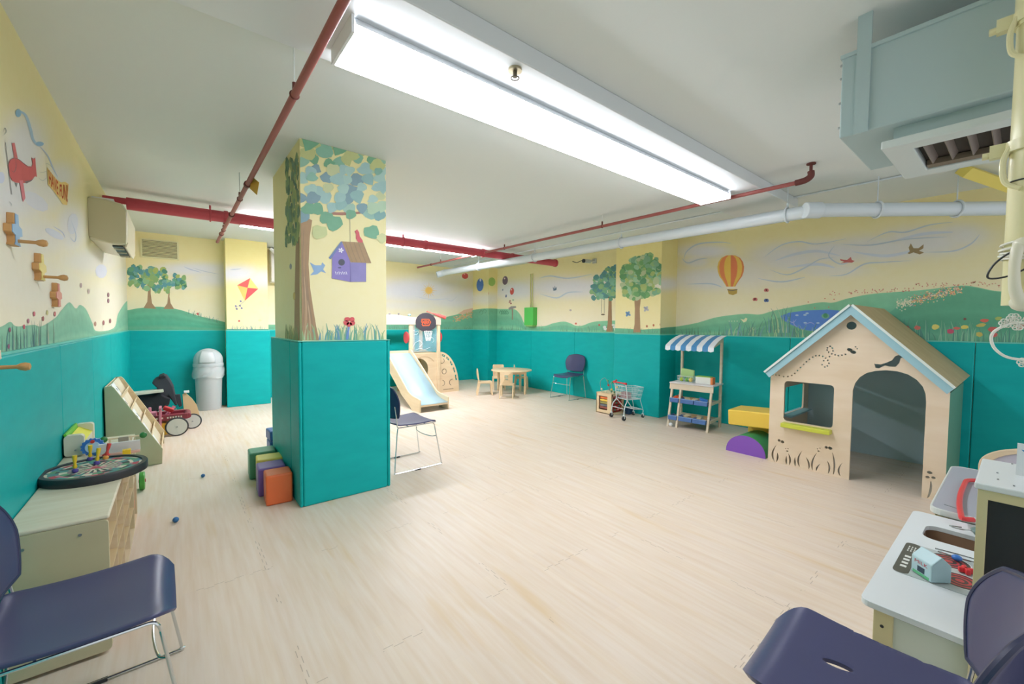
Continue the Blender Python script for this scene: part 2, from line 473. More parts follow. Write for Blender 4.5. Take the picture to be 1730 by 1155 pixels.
QX, QY0, QY1 = 5.77, 3.52, 4.36
pilr = solidwall('wall_pier_right', (QX, QY0, 0), (XR, QY1, CEIL))
KX, KY = 5.95, 8.27
corn = solidwall('wall_pier_corner', (KX, KY, 0), (XR, YF2, CEIL))
# padding panels -------------------------------------------------------------------
def pads(parent, axis, val, a, b, sgn, w=1.22, th=0.022):
    n = max(1, round((b-a)/w)); w = (b-a)/n
    for i in range(n):
        p, q = a + w*i + 0.0015, a + w*(i+1) - 0.0015
        if axis == 'x': mb = MB().bb((val, p, 0.0), (val + sgn*th, q, PADZ))
        else: mb = MB().bb((p, val, 0.0), (q, val + sgn*th, PADZ))
        mb.build('padding_panel', TEAL, parent, smooth=True, bevel=0.009, seg=3)
    t2 = 0.012
    if axis == 'x': mb = MB().bb((val, a, PADZ), (val + sgn*t2, b, PADZ + 0.012))
    else: mb = MB().bb((a, val, PADZ), (b, val + sgn*t2, PADZ + 0.012))
    mb.build('padding_trim', TEALTOP, parent)
pads(wl, 'x', XL, YB, YF, 1); pads(wfl, 'y', YF, XL, PX0, -1)
pads(pilf, 'y', PY0, PX0-0.02, PX1+0.02, -1, 2); pads(pilf, 'x', PX1, PY0, YF2, 1, 2)
pads(wfr, 'y', YF2, PX1, KX, -1); pads(corn, 'x', KX, KY-0.022, YF2, -1, 2); pads(corn, 'y', KY, KX-0.02, XR, -1, 2)
pads(wr, 'x', XR, QY1, KY, -1, 1.3); pads(wr, 'x', XR, YB, QY0, -1, 1.6)
pads(pilr, 'x', QX, QY0-0.022, QY1, -1, 2); pads(pilr, 'y', QY0, QX-0.02, XR, -1, 2)
# central column ---------------------------------------------------------------------
CX0, CX1, CY0, CY1 = 0.75, 1.415, 3.472, 4.56
colm = struct(MB().bb((CX0, CY0, 0), (CX1, CY1, CEIL)).build('pillar', mat('column_paint', 'f0e8b8', 0.7)), 'square column wrapped in teal padding with a painted tree and birdhouse')
for (a, b, g) in (((CX0-0.01, CY0-0.03, 0), (CX1-0.006, CY0, 1.275), 'y'), ((CX0-0.035, CY0-0.03, 0), (CX0-0.01, CY0+0.27, 1.275), 'x'), ((CX0-0.035, CY0+0.273, 0), (CX0-0.005, CY1+0.03, 1.275), 'x'), ((CX1-0.004, CY0-0.03, 0), (CX1+0.022, CY1+0.03, 1.275), 'x'), ((CX0, CY1, 0), (CX1-0.006, CY1+0.03, 1.275), 'y')):
    MB().bb(a, b).build('padding_panel', TEAL, colm, smooth=True, bevel=0.012, seg=3)
MB().bb((CX0-0.036, CY0-0.031, 1.275), (CX1+0.022, CY1+0.03, 1.281)).build('padding_trim', TEALTOP, colm)

# ------------------------------------------------------------------ murals
GREENS = ['4f9f74', '3f8f6c', '6db48a', '2f7f66', '7cc09a']
LEAF = ['5aa07a', '3d8a74', '86b06a', '4b96a0', 'a9b95c', '2f7f5c', '6aa8a0', '8fbf88']
random.seed(7)
# left wall
W = Wall('l', 'left', 'x', XL, YB, YF, 1, 0).bg()
W.hill([(-40,556),(0,552),(17,543.5),(28,551),(57,548.7),(70,551),(93,537),(104,524),(117,510.5),(128,521),(135,515),(145,522),(156,545),(163,559),(192,554),(200,529),(215,508),(222,519)], '8cc5a4', '74b596')
W.grass(2, 95, lambda u: 595-u*0.17, 45, 34, ['2f7f86', '357f6c', '9ab8a0'], w=1.2, seed=3)
for u, v, c in ((41,552,'c8566a'),(58,530,'c8566a'),(48,542,'b06b80'),(73,538,'b0605c'),(80,528,'d8cf8a'),(93,530,'c86a6c'),(137,482,'a88f8c'),(150,492,'c0a8a0'),(183,498,'8c5a66'),(183,508,'8c5a66'),(175,545,'a05a5c'),(186,542,'a05a5c'),(161,547,'c08a70'),(17,557,'9a5a74'),(15,585,'8a4a74')):
    W.blob(u, v, 1.9, 4.2, c, 4)
W.stroke([(28,192),(33,188),(44,196),(52,220),(56,236),(66,246),(74,242)], 5, 'a3c4da', 2, 2); W.blob(31,191,5,7,'8fb9d2',2.2); W.blob(67,243,7,4,'8db7d4',2.2)
W.stroke([(66,246),(80,262),(90,285),(98,300)], 2.5, 'b2c4da', 2, 2)
W.blob(123,378,9,18,'dcdfea',1.6,0.1); W.blob(171,458,10,12,'dcdfee',1.6); W.blob(92,395,18,6,'dde0ec',1.6,0.5); W.blob(60,340,25,12,'e2e3ea',1.5,0.6); W.blob(2,300,6,10,'d6daee',1.6)
W.stroke([(120,372),(128,395),(126,408),(118,400)], 1.5, 'b4c4dc', 2, 2); W.stroke([(90,382),(105,392),(110,402)], 1.6, 'bcc4e0', 2, 2)
AP = lambda x, y: (x/8.246, 220 + y/8.246)
DK = '6e4a4c'
W.poly([AP(*p) for p in ((165,180),(205,175),(250,400),(205,420))], 'd4696a', 3)
W.poly([AP(*p) for p in ((118,480),(140,410),(200,385),(260,405),(330,455),(390,500),(440,505),(455,470),(440,375),(468,405),(490,375),(505,560),(515,650),(490,640),(440,690),(370,735),(220,730),(170,700),(130,620))], 'd4504f', 3.4)
W.poly([AP(*p) for p in ((270,700),(320,695),(355,945),(320,1000))], 'e07a86', 3.8)
W.poly([AP(*p) for p in ((205,735),(245,735),(232,795))], '6e7474', 3.2)
W.poly([AP(*p) for p in ((330,715),(440,690),(480,655),(440,705),(370,740))], '7b5a5c', 3.8)
W.stroke([AP(78,170), AP(105,400), AP(135,640), AP(165,895)], 0.9, '5a5c60', 4, False)
for q in (((120,480),(170,395),(260,405),(390,510),(450,510)), ((215,395),(225,500),(200,580),(160,560))): W.stroke([AP(*p) for p in q], 0.8, DK, 4.2, 2)
W.stroke([(5,224),(8,216),(11,222),(7,228)], 0.9, '6a6e74', 4, 2); W.stroke([(16,340),(19,344),(20,348)], 0.8, '9aa0a8', 4, 2)
for q in (((66,290),(72,291),(79,289)), ((65,300),(72,305),(79,300)), ((76,277),(82,277),(89,284))): W.stroke(q, 0.5, '8c949c', 4, 2)
W.poly([(79.5,282),(88,293),(96,303),(103,308),(110,307),(116,311),(113.5,346.5),(106,345),(99,334),(90,322),(81,312)], 'f0cf74', 3.5)
W.text('HAVE', (82.3,286.5), (98.2,307), (98.6,330), (83,310.5), 'd06034', 5)
W.text('FUN!', (100.8,311), (114.6,312), (114.4,342), (101,332), 'd06034', 5)
W.leaves([(222,475,6,35)], 24, 4, ['5aa88a', '7cc09a', '4a9aa0'], 3, 4)
W.build(wl)
# far left wall
W = Wall('fl', 'farl', 'y', YF, XL, PX0, -1, 0).bg()
W.hill([(215,524),(238,520),(271,518),(303,523),(338,534),(373,542),(392,548)], '66b48e', '3cab88')
C3 = lambda x, y: (140 + x/4.276, 290 + y/4.276)
for tr in (((438,985),(465,940),(470,870),(465,800),(490,800),(490,880),(500,950),(530,990)), ((582,990),(610,950),(618,880),(612,830),(630,830),(626,900),(634,950),(660,992))):
    W.poly([C3(*p) for p in tr], 'a3815a', 2.6)
W.leaves([(240,466,18,14),(262,462,20,12),(246,478,16,10),(225,468,8,16)], 80, 5.5, LEAF, 3, 21)
W.leaves([(285,478,16,10),(300,474,14,10),(275,486,16,8),(304,483,10,8)], 70, 4.2, LEAF, 3, 22)
W.grass(318, 384, lambda u: 530+(u-318)*0.3, 9, 28, ['2f7f72', '3d8a5c', '4a9a8c'], w=0.9, seed=5)
W.blob(334,530,2,2,'d05a50',4); W.stroke([(325,452),(345,458),(370,463)], 1.2, 'c4cad8', 2, 2); W.stroke([(310,450),(322,455),(340,460)], 1.5, 'bfc6dc', 2, 2)
W.build(wfl)
# far pier
W = Wall('pf', 'pilf', 'y', PY0, PX0, PX1, -1, 0).bg()
for pts, c in (([(1208,768),(1115,820),(1190,838)],'e0504a'), ([(1208,768),(1268,845),(1190,838)],'f4d978'), ([(1190,838),(1268,845),(1170,932)],'dc3f48'), ([(1115,820),(1190,838),(1170,932)],'f4c860')):
    W.poly([C3(*p) for p in pts], c, 3)
for x, y in ((1140,935),(1105,970),(1135,968),(1112,990),(1147,985)): W.blob(*C3(x, y), 1.8, 1.5, '6a6a9c', 3, 0.6)
W.stroke([C3(1170,932), C3(1150,950), C3(1130,965), C3(1100,985)], 0.6, '7a7a9c', 3, False)
W.stroke([C3(1062,707), C3(1100,705), C3(1145,700)], 1.0, 'a8b4cc', 3, 2)
W.hill([(380,555.5),(420,556),(460,555.5)], '4aa080', '3a9a8a')
W.grass(388, 454, 558, 10, 34, ['2f7f72', '3d8a8c', '4a9a6c', '2a6a8c'], w=0.8, seed=6); W.blob(404,542,2,1.6,'d05a50',4); W.blob(439,541,3,2,'e2d49a',4)
W.build(pilf)
W = Wall('pfs', 'alcf', 'x', PX1, PY0, YF2, 1, 0).bg(); W.build(pilf)
# alcove / far right wall
W = Wall('fr', 'farr', 'y', YF2, PX1, KX, -1, 0).bg()
W.hill([(440,548),(480,548),(520,545),(653,544),(670,542),(687,544),(715,541),(745,536.7),(768,532),(790,526),(803,521.5)], '74b98e', '62ae8c')
C1 = lambda x, y: (640 + x/6.654, 430 + y/6.654)
W.blob(*C1(562,402), 6.5, 6.5, 'f5d27a', 3); W.blob(*C1(562,402), 5, 5, 'f4c65c', 3.4)
for i in range(16):
    a = i*math.pi/8; c = C1(562,402); r = 11 if i % 2 else 13.5
    W.stroke([(c[0]+6*math.cos(a), c[1]+6*math.sin(a)), (c[0]+r*0.8*math.cos(a+.05), c[1]+r*0.8*math.sin(a+.05)), (c[0]+r*math.cos(a), c[1]+r*math.sin(a))], 1.2, 'f2cf86', 3, k=2)
rn = random.Random(3)
for i in range(90):
    t = rn.random(); W.blob(768+30*t+rn.uniform(-4,4), 538-9*t+rn.uniform(-3,6), 1.2, .9, rn.choice(['e6a878','ecc09a','d8a86c','c8c080']), 3+rn.random())
W.poly([C1(*p) for p in ((890,665),(960,620),(1060,600),(1130,620),(1040,650),(940,672))], 'e8bfa0', 2)
W.grass(655, 690, 556, 8, 16, ['3d8a6c', '2f6f5c'], w=.8, seed=8); W.grass(745, 800, 556, 7, 22, ['4f9f74', '3f8f6c'], w=.8, seed=9)
for x, y, c, w, h in ((970,240,'d84a3e',5.5,5),):
    W.blob(*C1(x, y), w, h, c, 3); W.blob(*C1(x-8, y-22), 1.6, 1.4, 'f0b0a0', 3.6)
W.stroke([C1(880,470), C1(820,520), C1(760,500)], .8, 'ccd0dc', 2, 2); W.stroke([(700,500),(730,506),(760,504)], 1.2, 'd4d8e4', 2, 2)
W.build(wfr)
# corner pier: faces towards -x and -y
Wa = Wall('ca', 'corn', 'x', KX, KY, YF2, -1, 0).bg(); Wb = Wall('cb', 'corn', 'y', KY, KX, XR, -1, 0).bg()
Wa.hill([(795,524),(808,522),(820,521),(832,521)], '74b98e', '62ae8c'); Wb.hill([(815,521),(824,521),(832,521),(846,521.7)], '74b98e', '62ae8c')
Wa.blob(*C1(1138,340), 6, 11, '3f78c4', 3, 0.05, 14); Wa.blob(*C1(1142,285), 1.6, 2.6, 'dfe8f6', 3.6)
Wb.blob(*C1(1270,305), 6, 7.5, '9ac85a', 3, 0, 14)
Wb.blob(*C1(1220,435), 2.6, 4.5, 'd8564e', 3)
for q in ((1150,640),(1190,625)): Wa.stroke([(C1(*q)[0]-3, C1(*q)[1]+2), (C1(*q)[0], C1(*q)[1]-2), (C1(*q)[0]+3, C1(*q)[1]+2), (C1(*q)[0], C1(*q)[1]+5)], 1.3, '3f9a6c', 3, False)
Wa.build(corn); Wb.build(corn)
# right wall
W = Wall('r', 'right', 'x', XR, YB, KY, -1, 0).bg()
W.hill([(836,521.7),(859,521.7),(871,523),(880,533),(886,546),(897,551),(920,550.6),(934,546),(952,543),(964,546),(972,549.8),(984,549.8),(998,544.6),(1016,542),(1050,542),(1080,550),(1111,556),(1140,552),(1176,545.5),(1212,535.5),(1258,530),(1284,531),(1312,523.6),(1382,511),(1407,511),(1435,503.4),(1477,496),(1545,491),(1600,485),(1635,482.6),(1680,491),(1712,493),(1760,497)], '84c79c', '5cae8a')
W.hill([(1490,540),(1510,522),(1535,505),(1570,495),(1600,486),(1635,484),(1680,492),(1712,494),(1760,498)], '5cae88', '479c78', 1.6, 0.06)
W.hill([(1225,566),(1250,560),(1290,545),(1320,536),(1350,545),(1400,560),(1440,568)], '6cb68c', '5aa884', 1.8)
C6 = lambda x, y: (1140 + x/5.5, 370 + y/5.5); C7 = lambda x, y: (1400 + x/4.812, 360 + y/4.812)
W.poly([C6(*p) for p in ((980,900),(1060,870),(1200,850),(1420,840),(1530,850),(1500,900),(1430,960),(1350,1010),(1290,1040),(1180,1025),(1090,985),(1010,940))], '4a86e0', 2.6)
for x, y in ((1135,893),(1210,890),(1212,963),(1330,965),(1230,875)): W.blob(*C6(x, y), 3, 1.5, 'a9c9ea', 3.2)
W.blob(*C6(1400,900), 7, 4.5, '6fb6a0', 3.2); W.blob(*C6(1400,895), 4, 4, '3d9a6c', 3.6)
for q in (((1060,945),(1100,960),(1130,930)), ((1100,930),(1110,980),(1140,1000)), ((1200,985),(1260,960),(1300,980))): W.stroke([C6(*p) for p in q], 1.6, '8fa0e8', 3.2, 2)
gc = ['2f8f80', '2f7f72', '3d9a8c', '8fbf88', '5a9ab0', 'a9c89a']
W.grass(1150, 1225, 566, 15, 40, ['3d8a5c', '2f7f72', '4a9a8c'], w=1.0, seed=11)
W.grass(1225, 1470, lambda u: 568+(u-1225)*0.03, 30, 120, gc, w=1.9, seed=12, lean=9)
W.grass(1290, 1335, 562, 46, 22, gc, w=2.2, seed=13, lean=12)
W.grass(1500, 1735, lambda u: 577+(u-1500)*0.03, 40, 95, ['1f8f78', '2a8a6c', '5fae84', '7cc09a', '1f7f74'], w=3.0, seed=14, lean=7)
W.grass(905, 1048, 560, 12, 70, ['4f9f74', '3f8f6c', '7ab48a'], w=.8, seed=15); W.grass(842, 890, 557, 9, 22, ['4f9f74', '3f8f6c'], w=.8, seed=16)
for x, y, w, h, c in ((720,930,5.5,4,'d8705c'),(865,925,6.5,4.2,'e8dc70'),(990,958,6,4,'c8486c'),(1040,935,6,2.6,'d86a5c'),(1105,925,7,3.2,'e2d560'),(1265,872,8,3,'e0604c'),(1240,910,9,3,'c8bc58'),(1340,945,9,5,'cc5a50'),(1345,990,7,4,'d06058'),(1225,985,6,4,'c8bc58'),(1380,855,6,3,'a8c060'),(640,935,4,4,'b05a58'),(1108,860,3,2,'7a4a3c'),(1560,920,8,4,'dc8a74')):
    W.blob(*C7(x, y), w, h, c, 4.2, random.uniform(-.2, .2), 10, .15)
rn = random.Random(5)
for i in range(420):
    t = rn.random(); u = 1515 + 110*t; v = 514 - 26*t + rn.gauss(0, 4)
    W.blob(u, v, rn.uniform(.8, 1.5), rn.uniform(.7, 1.2), rn.choice(['f0b088','e8926c','f3dca0','f2ead0','b8a8b8','e6c878']) if u > 1540 else rn.choice(['e8e8c0','cfe0c0','f2ead0']), 3+rn.random())
for i in range(110):
    u = rn.uniform(1400, 1712); base = 500 - (u-1400)*0.05 if u < 1545 else (486 if u < 1640 else 482+(u-1640)*.1)
    W.blob(u, base - rn.uniform(1, 8), 1.1, 1.0, rn.choice(['e6a488','e8b48c','d88c78']), 3)
for x, y in ((1240,770),(1395,738),(1480,745),(1300,825),(1430,818)): W.blob(*C6(x, y), 1.2, 1, 'd8805c', 3)
# balloon over the hills
BX, BY = C6(520, 470)
prof = [(-.02,-24.5),(.35,-24),(.7,-20),(.92,-13),(1,-5),(.97,3),(.85,11),(.62,18),(.42,25),(.34,28.5)]
cols = ['f0c048','ee8a4a','f3c84e','ec8048','f3c84e','ec8a48']
for k in range(6):
    a0, a1 = -1 + 2*k/6, -1 + 2*(k+1)/6
    f_ = lambda t: math.sin(t*math.pi/2)
    W.poly([(BX + 22.5*max(0, w)*f_(a0), BY + h) for w, h in prof] + [(BX + 22.5*max(0, w)*f_(a1), BY + h) for w, h in reversed(prof)], cols[k], 3.2)
W.poly([C6(*p) for p in ((490,650),(580,650),(578,690),(540,706),(500,695))], 'c9a53e', 3.2); W.stroke([C6(488,655), C6(535,663), C6(582,652)], 1.5, '6a5a3a', 3.8, False)
for x, y, c in ((850,660,'e07a74'),(745,745,'e07a74'),(850,755,'5a78b4')):
    W.blob(*C6(x-7, y), 2.6, 3, c, 3, .5); W.blob(*C6(x+9, y), 2.6, 3, c, 3, -.5)
W.poly([C6(*p) for p in ((610,925),(640,935),(660,915),(675,925),(665,950),(640,960))], 'eae9c0', 3)
for x in (505,530,555,580): W.blob(*C6(x, 948), .9, .8, 'e6e8c8', 3)
# birds
W.poly([C7(*p) for p in ((90,372),(120,378),(150,380),(180,355),(188,380),(212,388),(190,402),(150,400),(95,408),(125,395),(98,386))], 'c4605c', 3)
W.poly([C7(*p) for p in ((640,325),(660,310),(650,280),(668,245),(690,285),(730,285),(772,252),(770,285),(735,305),(775,320),(740,335),(690,318),(655,332))], '9a8050', 3)
W.poly([(934,484),(937,488),(937,482),(939,487),(941,484),(940,490),(935,491)], '5a7894', 3)
for q in (((1155,440),(1160,425),(1180,412),(1215,409),(1235,411)),((1152,436),(1162,444),(1180,438),(1195,436)),((1290,435),(1320,414),(1350,408),(1380,412),(1430,403)),((1300,455),(1330,464),(1360,452),(1385,438),(1410,435)),((1400,466),(1430,463),(1460,446),(1490,443),(1540,440)),((1465,408),(1500,392),(1530,392),(1570,380),(1610,375)),((1420,412),(1470,414),(1530,404),(1600,400)),((1560,426),(1610,424),(1640,412),(1655,396)),((1160,480),(1200,479),(1220,485)),((910,470),(930,466),(960,470),(1000,463)),((912,496),(940,503),(960,494),(985,493)),((1280,470),(1320,476),(1360,468)),((1410,415),(1400,432),(1420,446),(1440,440))):
    W.stroke(q, 2.2, 'c0cedc', 2.2, 2)
for q in (((1310,440),(1340,430),(1380,424),(1420,432)), ((1440,425),(1500,432),(1560,418)), ((1500,410),(1560,395),(1610,392)), ((1330,452),(1380,446),(1410,452))):
    W.stroke(q, 5, 'd4dce8', 1.8, 2)
# tree with a swing, on the wall just left of the right pier
C5 = lambda x, y: (860 + x/5.776, 400 + y/5.776)
W.poly([C5(*p) for p in ((972,560),(1000,560),(1002,700),(1005,850),(1015,925),(948,925),(962,850),(968,700))], 'a07850', 2.8)
W.poly([C5(*p) for p in ((900,590),(940,575),(985,580),(985,600),(940,590))], '8a6a4c', 2.8)
W.leaves([(1022,482,20,22),(1034,470,16,20),(1012,490,14,12),(1040,495,12,14),(1005,500,8,6)], 190, 4.6, ['5a9a7a','4b8f8a','6fb08a','88b47a','4f8f9c','7ab8a0'], 3, 31)
W.stroke([C5(905,600), C5(903,680), C5(902,745)], .6, '6a6a4c', 4, False); W.stroke([C5(930,600), C5(930,680), C5(930,745)], .6, '6a6a4c', 4, False); W.blob(*C5(916,757), 3.4, 1.3, '7a6a4c', 4)
for x, y in ((930,880),(1030,880),(1050,870),(940,900),(1040,905),(1020,860)): W.blob(*C5(x, y), 3, 2, 'dfe8e6', 3.5, 0, 8, .3)
for x, y, c in ((652,845,'d8705c'),(600,715,'c8b8b0'),(880,860,'c05a4c')): W.blob(*C5(x, y), 2, 1.7, c, 4)
# balloons, post with a mushroom sign
for x, y, w, h, c in ((1420,290,4.6,7.5,'6a5468'),(1497,412,3.4,6,'d84a3e'),(1430,465,1.4,2.6,'6a7a9c'),(1393,395,.9,1.6,'6a7a9c')):
    W.blob(*C1(x, y), w, h, c, 3, 0.1, 12); W.blob(C1(x, y)[0]-w*.2, C1(x, y)[1]-h*.45, w*.25, h*.2, 'f0d8d8', 3.6)
W.stroke([C1(1500,600), C1(1502,660), C1(1502,730)], 2.2, '8a7a5c', 3, False); W.poly([C1(*p) for p in ((1455,600),(1490,580),(1540,578),(1545,595),(1500,612),(1465,620))], '8c8a86', 3.4)
for x, y, c in ((1470,535,'c88a7c'),(1485,548,'b06a5c'),(1510,510,'9ac0a0'),(1475,520,'a8806c')): W.blob(*C1(x, y), 1.6, 1.4, c, 3)
for i in range(4): W.stroke([(C1(1370+i*22,635)[0]-2.5, C1(0,640)[1]+3), (C1(1370+i*22,0)[0], C1(0,630)[1]), (C1(1370+i*22,0)[0]+3, C1(0,645)[1]+2), (C1(1370+i*22,0)[0], C1(0,650)[1]+3)], 1.4, '2f9a6c', 3, False)
W.build(wr)
# right pier, two faces
Wp = Wall('pr', 'pilr', 'x', QX, QY0, QY1, -1, 0).bg(); Ws = Wall('prs', 'pilr', 'y', QY0, QX, XR, -1, 0).bg()
Wp.hill([(1036,554),(1060,555),(1081,556.7),(1110,555),(1122,555)], '62ae84', '5aa884'); Ws.hill([(1098,555),(1110,555),(1125,553),(1150,551)], '5aa884', '3c9f7c')
Wp.poly([C5(*p) for p in ((1190,560),(1225,575),(1235,500),(1270,500),(1280,575),(1320,555),(1285,610),(1275,700),(1280,850),(1282,932),(1210,932),(1225,850),(1228,700),(1222,610))], 'a8845c', 2.8)
Wp.leaves([(1078,462,23,26),(1095,450,18,22),(1062,470,12,24),(1106,470,12,28),(1090,490,20,10),(1072,495,20,10)], 300, 5.4, ['6aa864','5a9a5c','8fb87a','a8bc6c','7ab08a','4f9264','9ac8a0','b8c89a'], 3, 32)
for x, y, c in ((1160,752,'6a9ac8'),(1337,703,'b8b8c0')):
    for a in (0.5, 2.2, 3.9, 5.2): Wp.blob(C5(x, y)[0]+2.6*math.cos(a), C5(x, y)[1]+2.6*math.sin(a), 2.6, 1.8, c, 3.5, a)
for x, y in ((1345,872),(1478,855),(1410,862)): Wp.blob(*C5(x, y), 1.6, 2.2, 'b8683c', 4)
Wp.grass(1052, 1110, 562, 9, 30, ['3f8f6c','4f9f74','2f6f6c'], w=.8, seed=17); Ws.grass(1112, 1142, 563, 12, 14, ['3f8f6c','2f8f6c'], w=.8, seed=18)
Wp.build(pilr); Ws.build(pilr)
# column faces
Wc = Wall('cy', 'coly', 'y', CY0, CX0, CX1, -1, 0).bg(); Wx = Wall('cx', 'colx', 'x', CX0, CY0, CY1, -1, 0).bg()
CP = lambda x, y: (470 + x/2.96, 210 + y/2.962)
BIG = ['8fc6b8','6fb6a8','4aa488','2f9a6c','a9c27a','bfc37c','5c93a0','7fb8c0','4c86a0','c3cf9a','d5d8a4','3a9a78','98c8c8']
rn = random.Random(11)
def bigleaf(W_, x, y, r, col, lay):
    a = rn.uniform(0, 6.28); pts = []
    for i in range(12):
        t = 2*math.pi*i/12; k = r*(1 + 0.12*math.sin(3*t+a) + rn.uniform(-.05, .05))
        if i == 0: k *= 1.28
        pts.append((x + k*math.cos(t+a), y + 0.88*k*math.sin(t+a)))
    W_.poly(pts, mixc(lin(col), (.85, .88, .7), .16), lay)
lay = 3.0
rows = [(75, ['4a','2f9a6c'], 0)]
def pal(y):
    if y < 200: return ['3f9f7c','2f9a6c','5fae94','79b8a0','b6bf6c','c3c778']
    if y < 420: return ['79b3b8','8fc0c4','5a90a8','9ccac6','6fb6a8','c6d09a','5c8fa8','a9cdb0']
    return ['7fb8b0','5aa0a8','b9cc94','3f9f7c','8fc0b4','cfd6a0','6fae9c','5a90a8']
pos = []
for gy in range(9):
    for gx in range(8):
        x = 125 + gx*56 + rn.uniform(-16, 16) + (gy % 2)*22; y = 90 + gy*46 + rn.uniform(-12, 12)
        if x > 530: x = 524
        if gy == 0 and gx in (4, 5, 6, 7): continue
        if gy == 1 and gx == 7: continue
        if y > 470 and 200 < x < 240: continue
        if gy >= 8 and gx in (1, 3, 5): continue
        pos.append((x, y))
rn.shuffle(pos)
# trunk and branch
Wc.poly([CP(*p) for p in ((108,1080),(108,440),(150,470),(170,480),(158,560),(152,700),(160,820),(175,920),(190,1010),(205,1080))], 'a98a66', 2.4)
for q in (((118,1070),(130,900),(122,700),(128,520)), ((150,1070),(150,940),(138,780),(140,600)), ((180,1070),(165,960),(150,860),(146,760))): Wc.stroke([CP(*p) for p in q], 2.2, '8f7250', 2.8, 2)
for q in (((135,1070),(140,920),(130,760)), ((165,1070),(158,970),(146,880))): Wc.stroke([CP(*p) for p in q], 1.8, 'bfa27c', 2.9, 2)
Wc.poly([CP(*p) for p in ((238,437),(300,440),(380,438),(480,432),(480,436),(400,448),(320,455),(270,452))], 'a87868', 2.6)
for i, (x, y) in enumerate(pos):
    bigleaf(Wc, *CP(x, y), rn.uniform(8, 12.5), rn.choice(pal(y)), 3 + 3.5*i/len(pos))
for x, y, r, c in ((160,88,14,'2f9a6c'),(235,135,14,'5fae94'),(305,120,11,'2f9a6c'),(365,150,12,'b6bf6c'),(150,145,13,'b9bf6a'),(495,205,12,'b9c06a'),(280,495,14,'3f9f7c'),(205,540,13,'c3cf8c'),(470,540,13,'3f9f7c'),(520,570,9,'cfd69a'),(500,235,7,'5aa89c')):
    bigleaf(Wc, *CP(x, y), r, c, 6.8 + rn.random())
# birdhouse hanging from the branch
Wc.stroke([CP(358,450), CP(359,520), CP(360,590)], .7, '8a8a80', 5, False)
Wc.poly([CP(*p) for p in ((270,660),(318,590),(360,650),(362,788),(268,770))], '8a7ec6', 7.6)
Wc.poly([CP(*p) for p in ((360,690),(440,690),(440,787),(360,788))], '8a84c0', 7.6)
Wc.poly([CP(*p) for p in ((318,585),(425,592),(466,694),(362,690))], 'a98c68', 8.0)
Wc.poly([CP(*p) for p in ((252,668),(315,584),(322,592),(262,675))], '6f86b8', 8.2)
for k in range(5): Wc.stroke([CP(335+22*k, 590), CP(352+22*k, 640), CP(372+22*k, 690)], 1.0, '8c7250', 8.5, False)
Wc.blob(*CP(317,690), 5.6, 5.6, '4a4c60', 8.4, 0, 14); Wc.blob(*CP(307,717), 3, 1.2, '5a5a88', 8.4)
for a in range(5): Wc.blob(CP(314,630)[0]+2.6*math.cos(a*1.257), CP(314,630)[1]+2.6*math.sin(a*1.257), 2.1, 1.3, 'e8e8f4', 8.6, a*1.257)
for k in range(7): Wc.stroke([CP(285+9*k, 736+3*(k % 2)), CP(288+9*k, 744), CP(290+9*k, 751)], 1.1, 'e4e4f4', 8.6, False)
# red bird, blue bird
Wc.poly([CP(*p) for p in ((383,535),(395,525),(405,540),(408,560),(422,580),(432,620),(418,610),(400,590),(388,570),(390,550))], 'd8606c', 7.8)
Wc.poly([CP(*p) for p in ((158,690),(185,705),(215,705),(220,690),(235,705),(225,725),(240,745),(215,735),(195,750),(160,755),(178,735),(170,715))], '8fb4dc', 3.4)
Wc.grass(510, 650, 574, 30, 70, ['4fa0a0','5aa884','8fb87a','4f90b8','a9c48a','bcd0a8'], w=3.0, seed=41, lean=8)
for x, y in ((345,975),(370,975),(355,1000),(340,992),(372,995)): Wc.blob(*CP(x, y), 4.6, 4.2, 'dc4f58', 7, 0, 9, .15)
Wc.stroke([CP(345,1075), CP(350,1040), CP(355,1005)], 3, '5a8ad0', 6.5, False)
rn2 = random.Random(9)
for i in range(150):
    u = rn2.uniform(483, 504); v = rn2.uniform(265, 395) if rn2.random() < .85 else rn2.uniform(395, 410)
    Wx.blob(u, v, rn2.uniform(1.2, 2.6), rn2.uniform(5, 11), rn2.choice(['7a9a68','5c7f5c','93a868','49745c','a0ae6c','6a8f70']), 3 + rn2.random()*2, 0, 8, .2)
Wx.poly([(497,575),(498,480),(500,400),(506,400),(506,575)], 'a98a66', 2.4)
Wx.grass(481, 503, 574, 28, 26, ['8fa870','a8a060','7f9a60','b8b870'], w=1.6, seed=42, lean=3)
Wx.blob(491,450,2,5,'9aa0a8',3); Wx.blob(497,500,2,7,'d8c070',3)
Wc.build(colm); Wx.build(colm)
